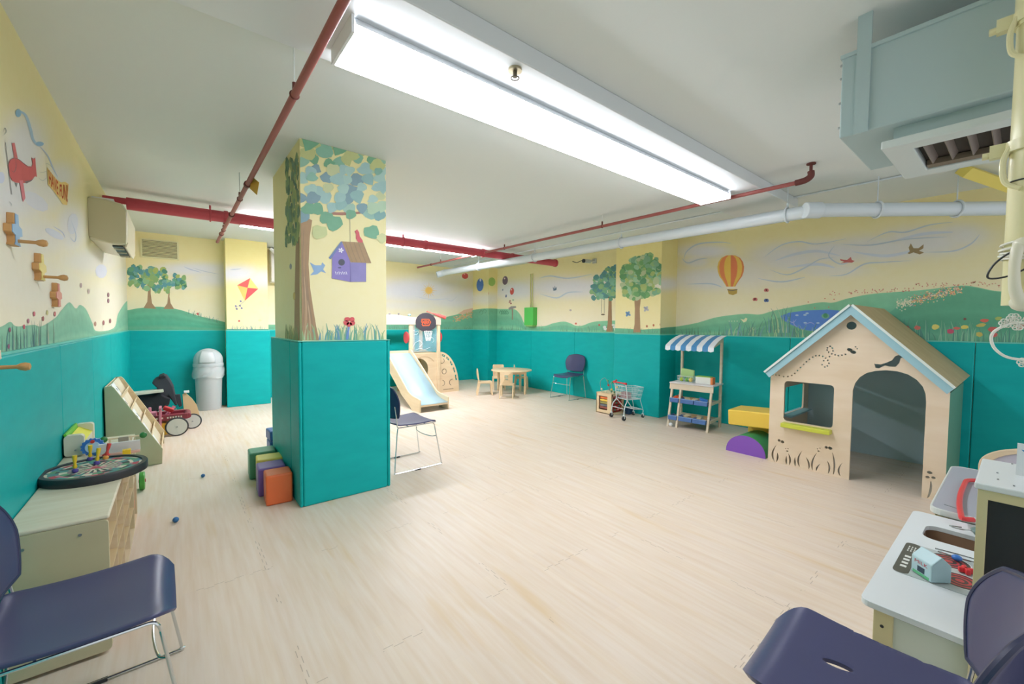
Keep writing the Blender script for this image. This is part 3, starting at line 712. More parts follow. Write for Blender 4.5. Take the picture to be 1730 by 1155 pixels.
# ------------------------------------------------------------------ ceiling beam, lamps, pipes, ducts
LAMPW = mat('lamp_metal', 'e9eef2', 0.35)
LAMPE = mat('lamp_diffuser', 'ffffff', 0.4, emit=('f6f8ff', LAMP_STRENGTH))
LAMPF = mat('boosted_diffuser', 'ffffff', 0.4, emit=('f6f8ff', LAMP_STRENGTH*2.3))  # far lamp emission raised to brighten the back of the room
bm_ = MB().bb((XL, 1.595, 2.70), (5.25, 2.2, CEIL)).build('trim_1', mat('beam_paint', 'dde2e6', 0.38), bevel=0.006)
struct(bm_)
def lamp(x0, x1, y0, y1, z0, z1, label, cuts=1, em=LAMPE):
    t = thing('fluorescent_ceiling_lamp', label, 'ceiling lamp', ((x0+x1)/2, (y0+y1)/2, z0), 0, 'long fluorescent lamps')
    L, Wd, Hh = (x1-x0)/2, (y1-y0)/2, z1-z0
    mb = MB(); mb.plate([(-Wd, 0.008), (Wd, 0.008), (Wd-0.02, Hh), (-Wd+0.02, Hh)], [], lambda a, b, q: Vector((-L+0.01+q, a, b)), 2*L-0.02)
    mb.build('lamp_housing', LAMPW, t)
    for i in range(cuts):
        a, b = -L + 2*L*i/cuts, -L + 2*L*(i+1)/cuts
        MB().bb((a+0.004, -Wd+0.004, -0.03), (b-0.004, Wd-0.004, 0.012)).build('diffuser', em, t, bevel=0.006)
    for sx in (-1, 1): MB().bb((sx*(L+0.003)-0.006, -Wd, -0.03), (sx*(L+0.003)+0.006, Wd, Hh)).build('end_cap', LAMPW, t)
    return t
lamp(0.60, 4.10, 1.80, 2.09, 2.655, 2.70, 'long bright fluorescent lamp under the beam beside the red pipe', 3)
lamp(0.69, 4.42, 6.36, 6.66, 2.725, CEIL, 'far fluorescent lamp behind the thick red pipe and column', 3, LAMPF)
REDP = mat('red_pipe_paint', 'bb4452', 0.42); REDD = mat('dark_red_pipe', '9c5450', 0.5)
def hanger(mb, p, r, top=CEIL, axis='y', rm=1):
    mb.torus(p, r*1.12, max(0.004, r*.12), axis, 18, 6)
    q = Vector(p) + Vector((0, 0, r*1.12)); mb.cyl(q, q + Vector((0, 0, 0.04)), 0.010, 8); mb.cur = rm; mb.cyl(q, (q.x, q.y, top), 0.0035, 8); mb.cur = 0
# thick red pipe across the room
FX0, FX1, FY, FZ, FR = -0.555, 5.99, 6.01, 2.66, 0.064
t = thing('sprinkler_main', 'thick red steel sprinkler pipe crossing the room from the wall unit', 'pipe', (0, FY, FZ))
MB().cyl((FX0+0.18, 0, 0), (FX1-0.02, 0, 0), FR, 24).cyl((FX0, 0, 0.02), (FX0+0.2, 0, 0.02), 0.033, 16).build('pipe_run', REDP, t, smooth=True)
for x in (0.49, 3.1, 4.2, 4.86, 5.97): MB().cyl((x-0.02, 0, 0), (x+0.02, 0, 0), FR*1.16, 24).build('coupling', REDP, t, smooth=True, bevel=0.004)
for x in (0.34, 2.72): mb = MB(); hanger(mb, (x, 0, 0), FR, CEIL-FZ, 'x'); mb.build('hanger', [REDP, CEILM], t, smooth=True)
for x in (0.49,): MB().cyl((x, 0, -FR*.6), (x, 0, -0.085), 0.028, 12).build('outlet', REDD, t, smooth=True)
# thin branch pipes
def branch(x, y0, y1, z, r, label, hy, pend=None):
    t = thing('sprinkler_branch', label, 'pipe', (x, 0, z), 0, 'thin sprinkler branch pipes')
    MB().cyl((0, y0, 0), (0, y1, 0), r, 16).build('pipe_run', REDD, t, smooth=True)
    for y in hy: mb = MB(); hanger(mb, (0, y, 0), r, CEIL-z, 'y'); mb.build('hanger', [RUST, CEILM], t, smooth=True)
    return t
t1 = branch(0.487, -1.2, 7.3, 2.56, 0.018, 'thin dull red pipe running above the column toward the grille', (2.35, 4.62, 6.3))
for y in (4.1, 5.35, 6.6): MB().cyl((0, y-.02, 0), (0, y+.02, 0), 0.027, 14).build('coupling', RUST, t1, smooth=True)
g = MB(); g.box((0.03, 3.95, -0.04), (0.004, 0.16, 0.1), rot(0.5, 0, 0.2)); tag(g.build('warning_tag', mat('ochre_card', 'c9a23c', 0.6)), 'ochre yellow tag hanging from the thin pipe above the column', 'tag').location = (0.487, 0, 2.56)
t2 = branch(4.2, 1.27, 8.53, 2.663, 0.018, 'thin dark red pipe ending in an elbow near the white pipe', (3.4, 5.4, 7.5))
MB().tube(smooth_path([(0, 1.30, 0), (0, 1.23, 0.005), (0, 1.19, 0.03), (0, 1.19, 0.07)]), 0.026, 12).cyl((0, 1.19, 0.06), (0, 1.19, 0.13), 0.012, 10).cyl((0, 1.19, 0.127), (0, 1.19, 0.136), 0.035, 12).build('elbow', RUST, t2, smooth=True)
for y in (6.3, 7.9): MB().cyl((0, y-.02, 0), (0, y+.02, 0), 0.024, 12).build('coupling', RUST, t2, smooth=True)
# sprinkler head on the beam edge
t = thing('ceiling_sprinkler', 'small round sprinkler head on the edge of the ceiling beam', 'sprinkler', (1.35, 1.66, 2.70))
MB().cyl((0, 0, -0.012), (0, 0, 0), 0.034, 20).build('escutcheon', mat('brass_dull', 'b0a68a', .35, .8), t, smooth=True)
MB().cyl((0, 0, -0.04), (0, 0, -0.01), 0.011, 12).torus((0, 0, -0.045), 0.02, 0.003, 'z').build('nozzle', mat('dark_bronze', '6a6456', .4, .7), t, smooth=True)
# white drain pipe
PWH = mat('white_pipe_paint', 'd5dee4', 0.36)
A, B_, D = Vector((4.65, 8.14, 2.555)), Vector((4.65, 1.265, 2.503)), Vector((5.77, 0.158, 2.49))
t = thing('drain_pipe', 'thick white painted drain pipe hung along the right wall', 'pipe')
MB().cyl(A, B_, 0.061, 24).build('pipe_run', PWH, t, smooth=True)
dd = (D-B_).normalized()
MB().cyl(B_ - dd*0.02, D, 0.061, 24).ball(D, .061, 18).build('pipe_run', PWH, t, smooth=True)
MB().cyl(B_ - dd*0.10, B_ + dd*0.04, 0.073, 24).build('cleanout_plug', PWH, t, smooth=True, bevel=0.006)
MB().tube(smooth_path([A + Vector((0, -.05, 0)), A, A + Vector((-.04, .06, -.02)), A + Vector((-.13, .1, -.05))]), 0.067, 18).build('elbow', PWH, t, smooth=True)
for y in (6.8, 5.16, 3.44, 1.5):
    mb = MB(); hanger(mb, (4.65, y, 2.505 + 0.0075*(y-1.265)), 0.065, CEIL, 'y', 0); mb.build('hanger', PWH, t, smooth=True)
for k in (0.42, 0.95):
    p = B_ + dd*k*1.25; mb = MB(); mb.tube([p + (Vector((-dd.y, dd.x, 0))*math.cos(a) + Vector((0, 0, 1))*math.sin(a))*0.072 for a in [i*math.pi/9 for i in range(18)]], 0.009, 8, closed=True)
    mb.cyl(p + Vector((0, 0, .078)), (p.x, p.y, CEIL), .005, 8); mb.build('hanger', PWH, t, smooth=True)
tag(MB().cyl((5.12, 0.2, CEIL-0.012), (5.12, 8.5, CEIL-0.012), 0.009, 10).build('ceiling_conduit', PWH, smooth=True), 'thin pale conduit running along the ceiling above the white pipe', 'conduit')
# small camera by the end of the thick red pipe
t = thing('security_camera', 'small grey bullet camera by the end of the red pipe', 'camera', (6.1, 5.22, 2.62))
MB().cyl((-.12, .03, 0), (.02, 0, .0), 0.035, 16).build('camera_body', mat('grey_housing', 'b9beb8', .4), t, smooth=True)
MB().cyl((-.145, .036, 0), (-.12, .03, 0), 0.037, 16).build('lens', BLACKP, t, smooth=True)
MB().cyl((0, 0, 0), (.12, -.03, .02), 0.015, 10).bb((.1, -.07, -.03), (.12, .02, .06)).build('bracket', mat('grey_housing', 'b9beb8'), t)
MB().tube(smooth_path([(-.15, .3, .02), (-.12, .22, -.01), (-.13, .14, 0), (-.1, .06, .03)]), .006, 6).build('lead', BLACKP, t)
# ceiling air handler, top right
BLUEG = mat('pale_blue_metal', 'afc3c6', 0.45, bump=(6, .08))
t = thing('air_handler', 'pale blue metal air handler hanging from the ceiling', 'air conditioner', (2.40, 0, 2.29))
MB().bb((0, -1.25, 0), (0.62, 0.575, 0.365)).build('casing', BLUEG, t, bevel=0.006)
MB().bb((-0.012, 0.50-0.03, -0.005), (0.0, 0.50+0.02, 0.51)).build('strap', BLUEG, t)
MB().bb((0.6, 0.44, 0.365), (0.612, 0.48, 0.51)).build('strap', BLUEG, t)
MB().bb((-0.012, -0.92, 0), (0, -0.87, 0.51)).build('strap', BLUEG, t)
MB().bb((-0.01, -1.25, 0.352), (0.63, 0.58, 0.37)).build('lid', BLUEG, t, bevel=.003)
for z in (.05, .16, .27, .33): MB().ball((0.006, .578, z), .006, 8).build('screw', STEEL, t)
MB().bb((0.06, -0.9, -0.055), (0.56, 0.395, 0)).build('neck', BLUEG, t)
fr = MB(); fr.plate([(0.03, -1.0), (0.60, -1.0), (0.60, 0.43), (0.03, 0.43)], [[(0.12, -0.9), (0.51, -0.9), (0.51, 0.335), (0.12, 0.335)][::-1]], lambda a, b, q: Vector((a, b, -0.09+q)), 0.035)
fr.build('grille_frame', mat('white_grille', 'd3dcdc', .4), t, bevel=.004)
MB().bb((0.12, -0.9, -0.056), (0.51, 0.335, -0.05)).build('grille_back', mat('grille_dark', '3e3832', .8), t)
for i in range(18):
    y = 0.30 - i*0.065
    MB().box((0.28, y, -0.07), (0.30, 0.004, 0.035), rot(0.5)).build('fin', mat('dusty_metal', '8c7f76', .5, .3), t)
MB().bb((.44, -.9, -.085), (.5, .33, -.06)).build('filter_rail', mat('dusty_rail', '7a6c5c', .6), t)
# yellow vertical pipe with clamps and a hanging phone at the right edge
YP = mat('cream_yellow_paint', 'e2dcae', 0.42, coat=.2)
PYX, PYY, PR = 2.26, 0.006, 0.052
t = thing('wall_stack_pipe', 'cream yellow vertical pipe with clamps at the right edge', 'pipe', (PYX, PYY, 0))
MB().cyl((0, 0, 1.5), (0, 0, CEIL), PR, 24).cyl((0, 0, 2.44), (0, 0, CEIL), PR+.006, 24).build('pipe_run', YP, t, smooth=True)
for z in (2.47, 2.04):
    mb = MB(); mb.cyl((0, 0, z-.018), (0, 0, z+.018), PR+.012, 24); mb.bb((-.02, PR, z-.025), (.01, PR+.045, z+.02)); mb.cyl((-.005, PR+.03, z-.01), (-.005, PR+.062, z-.01), .012, 10)
    mb.tube(smooth_path([(-.03, PR-.002, z), (-.035, PR+.012, z-.05), (-.04, PR+.005, z-.12), (-.05, PR-.03, z-.15)]), .008, 8); mb.build('clamp', YP, t, smooth=True)
WT = mat('white_cord', 'ecebe2', .45)
mb = MB()
for k in range(5): mb.tube([Vector(((PR+.007+.003*(k % 2))*math.cos(a), (PR+.007+.003*(k % 2))*math.sin(a), 1.655 + .014*k + .006*math.sin(a+k))) for a in [i*math.pi/10 for i in range(20)]], .004, 6, closed=True)
mb.build('cord_wrap', WT, t, smooth=True)
MB().torus((0, 0, 1.92), PR+.002, .0025, 'z').build('wire_ring', BLACKP, t, smooth=True)
t = thing('wall_telephone', 'cream telephone handset with tangled coil cord at right edge', 'telephone', (PYX-PR-.03, 0.004, 1.58))
hp = smooth_path([(0, .012, .12), (-.02, .022, .10), (-.03, .026, .04), (-.03, .022, -.03), (-.015, .008, -.08)])
MB().tube(hp, [.013+.004*abs(i-len(hp)/2)/len(hp)*2 for i in range(len(hp))], 12).ball((.0, .006, .118), .03, 14, .8).ball((.0, .002, -.075), .034, 14, .85).build('handset', mat('cream_plastic', 'e4e0cc', .3), t, smooth=True)
MB().bb((.005, -.1, -.09), (.04, .0, .12)).build('phone_base', mat('cream_plastic', 'e4e0cc'), t, bevel=.012)
MB().bb((.0, -.06, -.16), (.025, .0, -.09)).build('bracket', BLACKP, t, bevel=.003)
mb = MB()
rn = random.Random(4)
for cx_, cz_ in ((.022, -.125), (.012, -.150), (.038, -.142), (-.006, -.272), (-.01, -.135)):
    for k in range(6):
        a0 = k*math.pi/3; mb.tube([Vector((rn.uniform(-.004, .004), cx_ + 0.0085*math.cos(a0) + .007*math.cos(a), cz_ + .0085*math.sin(a0) + .007*math.sin(a))) for a in [i*math.pi/5 for i in range(10)]], .0019, 6, closed=True)
mb.build('coil_cord', WT, t, smooth=True)
MB().tube(smooth_path([(0, .0, -.14), (0, .03, -.145), (0, .062, -.17), (0, .068, -.20), (0, .055, -.235), (0, .02, -.26), (0, -.06, -.265)]), .0042, 8).build('cord', WT, t, smooth=True)
MB().tube(smooth_path([(.02, -.02, .12), (.0, .035, .095), (.0, .07, .06), (0, .085, .02), (0, .07, .01), (0, .03, .02), (0, -.03, .06)]), .003, 6).build('lead', BLACKP, t, smooth=True)
# yellow brace near the right wall under the ceiling
p, q = onz(1628, 288, CEIL-0.04), Vector((6.0, 0.03, 2.64))
mb = MB(); mb.tube([p, q], .06, 4); tag(mb.build('ceiling_brace', mat('yellow_paint', 'e6d268', .5)), 'short yellow painted brace near ceiling behind the air handler', 'brace')
# wall air conditioner on the left wall
IV = mat('ivory_plastic', 'dcd4bb', .4)
t = thing('wall_air_conditioner', 'ivory wall air conditioner high on the left wall', 'air conditioner', (XL, 5.1, 2.13))
prof = [(0, 0), (.14, -.03), (.24, -.02), (.245, .04), (.25, .28), (.22, .335), (.10, .36), (0, .355)]
mb = MB(); mb.plate(prof, [], lambda a, b, s_: Vector((a, s_, b)), .95); mb.build('casing', IV, t, bevel=.012)
MB().plate([(0.0, .02), (.13, -.025), (.235, -.015), (.24, .03), (.243, .27), (.21, .325), (.1, .348), (0, .345)], [], lambda a, b, s_: Vector((a, -.012+s_, b)), .012).build('end_cover', mat('tan_end', 'cfc6a4', .4), t, bevel=.006)
MB().box((.175, .47, -.036), (.07, .80, .008), rot(0, -.03)).build('outlet_slot', BLACKP, t)
MB().box((.235, .47, -.022), (.012, .86, .05), rot(0, .35)).build('flap', IV, t, bevel=.004)
for y in (.2, .47, .74): MB().box((.175, y, -.045), (.07, .012, .012)).build('vane', IV, t)
MB().bb((.02, .05, .355), (.16, .25, .375)).build('top_vent', WHITEP, t)
# return grille on the far wall
t = thing('wall_vent', 'yellow louvred vent grille on far wall by the trees', 'vent', (-.395, YF, 2.41))
MB().plate([(0, 0), (.46, 0), (.46, .29), (0, .29)], [[(.02, .02), (.44, .02), (.44, .27), (.02, .27)][::-1]], lambda a, b, s_: Vector((a, -s_, b)), .02).build('vent_frame', mat('grille_cream', 'e6e0b4', .5), t)
MB().bb((.02, -.004, .02), (.44, -.001, .27)).build('vent_back', mat('vent_dark', '3c3a28', .8), t)
for i in range(12): MB().box((.23, -.012, .034+i*.0202), (.42, .016, .010), rot(-.2)).build('slat', mat('grille_cream', 'e0d9a6'), t)
# split unit partly hidden behind the column, in the alcove
t = thing('alcove_air_conditioner', 'white wall unit with diagonal duct behind the far pier', 'air conditioner', (1.38, YF2, 2.16))
MB().bb((0, -.22, 0), (.8, 0, .62)).build('casing', mat('white_unit', 'e6e6df', .4), t, bevel=.02)
MB().bb((.1, -.228, .08), (.14, -.22, .5)).build('side_slot', BLACKP, t)
MB().tube([(-.02, -.30, .6), (.5, -.30, .1)], .03, 12).build('duct', WHITEP, t, smooth=True)
# green junction box on the right wall with two conduits
t = thing('junction_box', 'bright green wall box with two thin conduits above', 'wall box', (XR, 0, 0))
pb = onx(886, 552, XR); pt_ = onx(886, 514, XR)
y1 = pt_.y; z0, z1 = 1.405, 1.80
y1, y0 = 7.09, 6.80
MB().bb((-.13, y0, z0), (0, y1, z1)).build('box_body', mat('lime_paint', '57c85c', .45), t, bevel=.006)
MB().bb((-.125, y0+.02, z0-.025), (0, y1-.04, z0)).build('box_foot', mat('lime_dark', '8fc06a', .5), t)
for y in (6.99, 6.93): MB().cyl((-.035, y, z1), (-.035, y, 2.55), .011, 8).build('conduit', mat('yellow_conduit', 'd2cf8c', .5), t, smooth=True)
# ------------------------------------------------------------------ stacking chairs
def seat_mesh(hole=False):
    A, B = 26, 22; P = []
    def pt(s, t):
        x = -0.215 + 0.455*s
        w = 0.232 - 0.02*(1-s) - 0.075*max(0, (s-0.80)/0.20)**2.6 - 0.03*max(0, (0.08-s)/0.08)**2
        y = w*t
        z = 0.452 - 0.012*math.sin(math.pi*min(1, s*1.05)) + 0.010*abs(t)**3
        if s > 0.84: z -= 0.040*((s-0.84)/0.16)**2
        if s < 0.1: z += 0.012*((0.1-s)/0.1)**2
        return (x, y, z)
    return [[pt(i/A, -1 + 2*j/B) for j in range(B+1)] for i in range(A+1)]
def back_mesh(cc=0.042):
    A, B = 20, 20; P = []
    for i in range(A+1):
        row = []
        for j in range(B+1):
            a, b = -1 + 2*i/A, -1 + 2*j/B     # a: height, b: width
            # square to superellipse
            k = 1.0
            ww = 0.222*(1 - 0.30*max(0, a)**3.2) * (1 - 0.06*max(0, -a)**2)
            hh = 0.155
            kk = 0.36 if a > 0 else 0.22
            y = 0.24*(1 - 0.07*max(0, -a))*b*math.sqrt(1 - kk*a*a)/math.sqrt(1-kk*0.0)
            zc = 0.162*a*math.sqrt(1 - kk*b*b)
            x = -0.168 - 0.05*(a*0.5+0.5) - cc*(1-(y/0.24)**2)
            row.append((x, y, 0.672 + zc))
        P.append(row)
    return P
def make_chair(label, hole=False):
    t = thing('stacking_chair', label, 'chair', (0, 0, 0), 0, 'navy stacking chairs on chrome sled frames')
    mb = MB().grid(seat_mesh())
    if hole:
        P = seat_mesh(); mb = MB()
        H = lambda x, y: next((0.4405 + 0*x for _ in (0,)), 0)
        def zf(x, y):
            s = (x+0.215)/0.455; w = 0.23; tt = min(1, abs(y)/w)
            z = 0.452 - 0.012*math.sin(math.pi*min(1, s*1.05)) + 0.010*tt**3
            if s > 0.84: z -= 0.040*((s-0.84)/0.16)**2
            if s < 0.1: z += 0.012*((0.1-max(s, 0))/0.1)**2
            return z
        outl = [(p[0], p[1]) for p in P[0]] + [(r[-1][0], r[-1][1]) for r in P[1:]] + [(p[0], p[1]) for p in reversed(P[-1][:-1])] + [(r[0][0], r[0][1]) for r in reversed(P[1:-1])]
        # interior columns keep the curvature: split the seat into strips around an oval grip hole
        hx, hy = 0.055, -0.03
        hole_o = ell(hx, hy, 0.036, 0.014, 16, 0.25)
        bmx = bmesh.new()
        vs = [bmx.verts.new((x, y, 0)) for x, y in outl]; 
        bmx.free(); fl, tr, _l = fill(outl, [hole_o])
        bmx = bmesh.new(); vv = [bmx.verts.new((q.x, q.y, 0)) for q in fl]
        for q in tr:
            try: bmx.faces.new([vv[i] for i in q])
            except ValueError: pass
        for k in range(40):
            x = -0.215 + 0.455*k/40 + 0.003; geom = bmx.verts[:] + bmx.edges[:] + bmx.faces[:]
            bmesh.ops.bisect_plane(bmx, geom=geom, plane_co=(x, 0, 0), plane_no=(1, 0, 0))
        for k in range(-10, 11):
            geom = bmx.verts[:] + bmx.edges[:] + bmx.faces[:]
            bmesh.ops.bisect_plane(bmx, geom=geom, plane_co=(0, k*.022, 0), plane_no=(0, 1, 0))
        bmx.verts.ensure_lookup_table(); bmx.verts.index_update()
        for v in bmx.verts: v.co.z = zf(v.co.x, v.co.y)
        mb.v = [v.co.copy() for v in bmx.verts]; mb.f = [[v.index for v in f_.verts] for f_ in bmx.faces]; mb.mi = [0]*len(mb.f); bmx.free()
    mb.build('seat', NAVY, t, smooth=True, solid=0.012, bevel=0.003)
    G = back_mesh(0.085 if hole else 0.042); b = MB().grid(G).build('backrest', NAVY, t, smooth=True, solid=0.012, bevel=0.003)
    rim = [G[0][j] for j in range(21)] + [G[i][20] for i in range(1, 21)] + [G[20][j] for j in range(19, -1, -1)] + [G[i][0] for i in range(19, 0, -1)]
    MB().tube(rim, 0.0085, 8, closed=True).build('rim', mat('navy_rim', '343758', .35), b, smooth=True)
    for s in (-1, 1):
        y = 0.205*s; yo = 0.235*s
        path = [(-0.222, y, 0.64), (-0.21, y, 0.56), (-0.20, y, 0.475), (-0.19, y, 0.437), (-0.15, y, 0.431), (0.12, y, 0.431), (0.175, y, 0.430), (0.192, y*1.01, 0.418), (0.20, y*1.01, 0.395), (0.205, y*1.02, 0.36), (0.255, yo, 0.05), (0.255, yo, 0.018), (0.23, yo, 0.009), (-0.20, yo, 0.009), (-0.232, yo, 0.02), (-0.235, yo, 0.05), (-0.20, y*1.03, 0.38), (-0.19, y*1.01, 0.428)]
        MB().tube(smooth_path(path, 4), 0.0056, 8).build('sled_frame', CHROME, t, smooth=True)
        MB().bb((-.03, yo-.008, .001), (.03, yo+.008, .012)).build('glide', BLACKP, t)
    MB().tube(smooth_path([(0.217, -0.215, 0.30), (0.19, -0.16, .285), (0.175, 0, .28), (0.19, 0.16, .285), (0.217, 0.215, 0.30)]), 0.0045, 8).build('cross_brace', CHROME, t, smooth=True)
    MB().cyl((-0.08, -0.205, 0.431), (-0.08, 0.205, 0.431), 0.005, 8).cyl((0.1, -0.205, 0.431), (0.1, 0.205, 0.431), 0.005, 8).build('under_rail', CHROME, t, smooth=True)
    return t
ch = make_chair('navy plastic chair in the left foreground in front of the cube cabinet')
ch.location = (-0.262, 1.985, 0); ch.rotation_euler = (0, 0, 0.02); ch.scale = (1, 1.06, 1)
dup(ch, (1.80, 3.90, 0), 0.02, 'navy chair standing beside the central teal column').scale = (1, 1, 1)
dup(ch, (5.93, 5.56, 0), math.radians(183), 'navy chair standing against the teal right wall by the shopping cart').scale = (1, 1, 1)
ch2 = make_chair('navy chair in right foreground with an oval grip hole in its seat', True)
ch2.location = (1.438, 0.247, 0); ch2.rotation_euler = (0, 0, math.radians(93)); ch2['group'] = 'navy stacking chairs on chrome sled frames'

# ------------------------------------------------------------------ cube cabinet, left foreground
def cabinet(x0, x1, y0, y1, h, label):
    t = thing('cubby_cabinet', label, 'cabinet', (x0, y0, 0)); D, Ln = x1-x0, y1-y0
    MB().bb((0, 0, h-0.016), (D+0.003, Ln, h)).build('top', WOODX, t, bevel=0.006)
    for y in (0, Ln-0.016):
        o = MB(); o.plate(rrect(D, h-0.03, 0.02, 5, D/2, 0.014+(h-0.03)/2), [], lambda a, b, q, y=y: Vector((a, y+q, b)), 0.016); o.build('side_panel', WOODSIDE, t, bevel=.002)
        for sx in (.24, ):
            pass
    for (x, z) in ((D*.72, h-.06), (D*.72, .09), (D*.2, h-.07)): MB().cyl((x, -.0025, z), (x, .0, z), .006, 12).build('screw', STEEL, t)
    MB().bb((0, 0.016, 0.03), (0.008, Ln-0.016, h-0.016)).build('back_panel', WOOD, t)
    MB().bb((0.01, 0.016, 0.03), (D, Ln-.016, 0.044)).build('bottom_panel', WOOD, t)
    MB().bb((0.04, 0.03, 0.0), (D-.03, Ln-.03, 0.03)).build('plinth', WOODSIDE, t)
    nc, nr = 4, 4
    for i in range(1, nc):
        y = 0.016 + (Ln-.032)*i/nc; MB().bb((0.01, y-.006, .044), (D-.002, y+.006, h-.016)).build('divider', WOOD, t)
    for r in range(1, nr):
        z = .044 + (h-.06)*r/nr; MB().bb((0.01, .016, z-.006), (D-.003, Ln-.016, z+.006)).build('shelf', mat('shaded_shelf_tan', 'd8bf92', .5), t)  # darker tan puts the shade inside the cubbies into the colour
    return t
cabinet(-0.54, -0.238, 2.415, 3.70, 0.60, 'low birch cubby cabinet with a target board on top, left foreground')
t = thing('toy_bin', 'low birch bin beyond the cubby cabinet with an orange toy inside', 'storage bin', (-.535, 3.72, 0))
MB().bb((0, 0, 0), (.29, .012, .60)).build('side_panel', mat('pink_ply', 'd8b3a0', .5), t, bevel=.003)
MB().bb((0, .33, 0), (.29, .342, .60)).build('side_panel', WOODSIDE, t, bevel=.003)
MB().bb((0, .012, 0), (.01, .33, .60)).bb((0, .012, 0), (.29, .33, .012)).build('back_panel', WOOD, t)
MB().bb((0.01, .012, .588), (.29, .33, .60)).build('top', WOODX, t, bevel=.003)
MB().bb((.01, .012, .28), (.285, .33, .29)).build('shelf', WOOD, t)
mb = MB(); mb.ball((0, 0, .05), .05, 14, 2.2); tag(mb.build('toy_skittle', mat('orange_plastic', 'ec7038', .4), smooth=True), 'orange plastic toy inside the low birch bin', 'toy').location = (-.30, 3.93, .075)
# target board with darts
DBX, DBY, DBZ = -0.348, 3.11, 0.60
t = thing('dart_board', 'black rimmed magnetic target board lying on the cubby cabinet', 'dartboard', (DBX, DBY, DBZ))
R_ = 0.212
MB().lathe([(R_-.002, 0), (R_, .006), (R_, .036), (R_-.004, .042), (R_-.024, .042), (R_-.026, .034)], n=64).build('board_rim', BLACKP, t, smooth=True)
mb = MB(); mats = [mat('board_teal', '4f8f8c', .6), mat('board_pink', 'c8828c', .6), mat('board_cream', 'd8d2bc', .6), mat('board_dark', '38423f', .6), mat('board_green', '5f9a74', .6), mat('board_red', 'b84a58', .6), mat('board_blue', '4a7fb0', .6)]
rn = random.Random(2); nseg = 40
def ring(r0, r1, k, zz=.0345):
    for i in range(nseg):
        a0, a1 = 2*math.pi*i/nseg, 2*math.pi*(i+1)/nseg; b = len(mb.v)
        for r, a in ((r0, a0), (r1, a0), (r1, a1), (r0, a1)): mb.v.append(Vector((r*math.cos(a), r*math.sin(a), zz)))
        mb.cur = k(i); mb.face([b, b+1, b+2, b+3])
ring(.175, .1875, lambda i: [6, 0, 2, 4][(i//2) % 4] if i % 3 else 2)
ring(.150, .175, lambda i: [0, 4, 0, 5][(i//2) % 4]); ring(.135, .150, lambda i: rn.choice([2, 1, 3, 0]))
ring(.105, .135, lambda i: [3, 0, 2, 4][(i//2) % 4]); ring(.090, .105, lambda i: [1, 0][i % 2]); ring(.045, .090, lambda i: [2, 3][i % 2]); ring(.02, .045, lambda i: [1, 2, 4, 1][(i//3) % 4]); ring(.0005, .02, lambda i: 5)
mb.build('target_face', mats, t)
mb = MB(); mb.lathe([(.0005, .0300), (.188, .0300), (.188, .0344)], n=48); mb.build('board_back', mats[3], t)
DY, DP, DR = mat('dart_yellow', 'f2c832', .35), mat('dart_purple', '5c4a9c', .4), mat('dart_red', 'd8453f', .4)
def dart(x, y, col, tipc, label, tilt=(0, 0)):
    t = thing('magnetic_dart', label, 'dart', (x, y, DBZ+.035), 0, 'magnetic darts on the target board'); t.rotation_euler = (tilt[0], tilt[1], 0)
    MB().lathe([(.011, 0), (.0135, .008), (.012, .016), (.004, .021)], n=16).build('magnet_tip', tipc, t, smooth=True)
    MB().lathe([(.005, .018), (.009, .03), (.0055, .045), (.0085, .062), (.0095, .082), (.0095, .088)], n=14).build('shaft', col, t, smooth=True)
for u, v, c, p, l, tl in ((127, 797, DY, DP, 'yellow dart with purple tip nearest the camera on the target board', (0, 0)), (152, 777, DY, DP, 'yellow dart with purple tip farthest back on the target board', (.1, .05)), (163, 784, DY, DP, 'yellow dart with purple tip in the middle of the target board', (-.1, .12)), (178, 775, DR, mat('tip_orange', 'e8a04a', .4), 'red dart with orange tip on the target board', (-.15, .2))):
    p_ = onz(u, v, DBZ+.036); dart(p_.x, p_.y, c, p, l, tl)
# toy ramp with green and yellow boards, behind the board on the cabinet
t = thing('toy_ramp', 'birch toy bench with green and yellow boards by left wall', 'toy', (-.535, 3.575, .60))
EW = mat('pale_birch', 'ddd6c0', .5)
for y0 in (.005, .385):
    mb = MB(); mb.plate(rrect(.085, .125, .018, 5, .045, .0675), [], lambda a, b, q, y0=y0: Vector((a, y0+q, b)), .05); mb.build('end_block', EW, t, bevel=.002)
MB().cyl((.05, .001, .04), (.05, .005, .04), .005, 10).build('screw', STEEL, t)
MB().box((.012, .22, .10), (.012, .36, .075), rot(0, -.25)).build('green_board', mat('lime_board', '76c62e', .45), t)
MB().box((.048, .22, .09), (.075, .36, .012), rot(0, .55)).build('yellow_board', mat('yellow_board', 'e6df2e', .45), t)
MB().bb((.07, .055, .0), (.082, .385, .075)).build('front_board', EW, t)
BLUEP = mat('bright_blue_plastic', '3a78c8', .35)
for (u, v, z, nm, lab, cat, build) in (
    (121, 757, .62, 'toy_ball', 'orange wooden ball beside the toy bench', 'ball', lambda m: m.ball((0, 0, .025), .025, 16)),
    (140, 758, .62, 'toy_dome', 'small brown dome toy beside the toy bench', 'toy', lambda m: m.ball((0, 0, .016), .034, 16, .7))):
    mb = MB(); build(mb); p_ = onz(u, v, .62)
    tag(mb.build(nm, mat('orange_plastic', 'ec7038') if 'ball' in nm else mat('brown_toy', '8a6c4c', .5), smooth=True), lab, cat).location = (p_.x, p_.y, .60)
p_ = onz(156, 758, .64); t = thing('gear_toy', 'blue and pale toothed plastic wheel on the cubby cabinet', 'toy', (-.405, 3.535, .60))
MB().plate([(( .055 if i % 2 else .048)*math.cos(i*math.pi/16), .055 + (.055 if i % 2 else .048)*math.sin(i*math.pi/16)) for i in range(32)], [], lambda a, b, q: Vector((a, q, b)), .02).build('toothed_wheel', BLUEP, t)
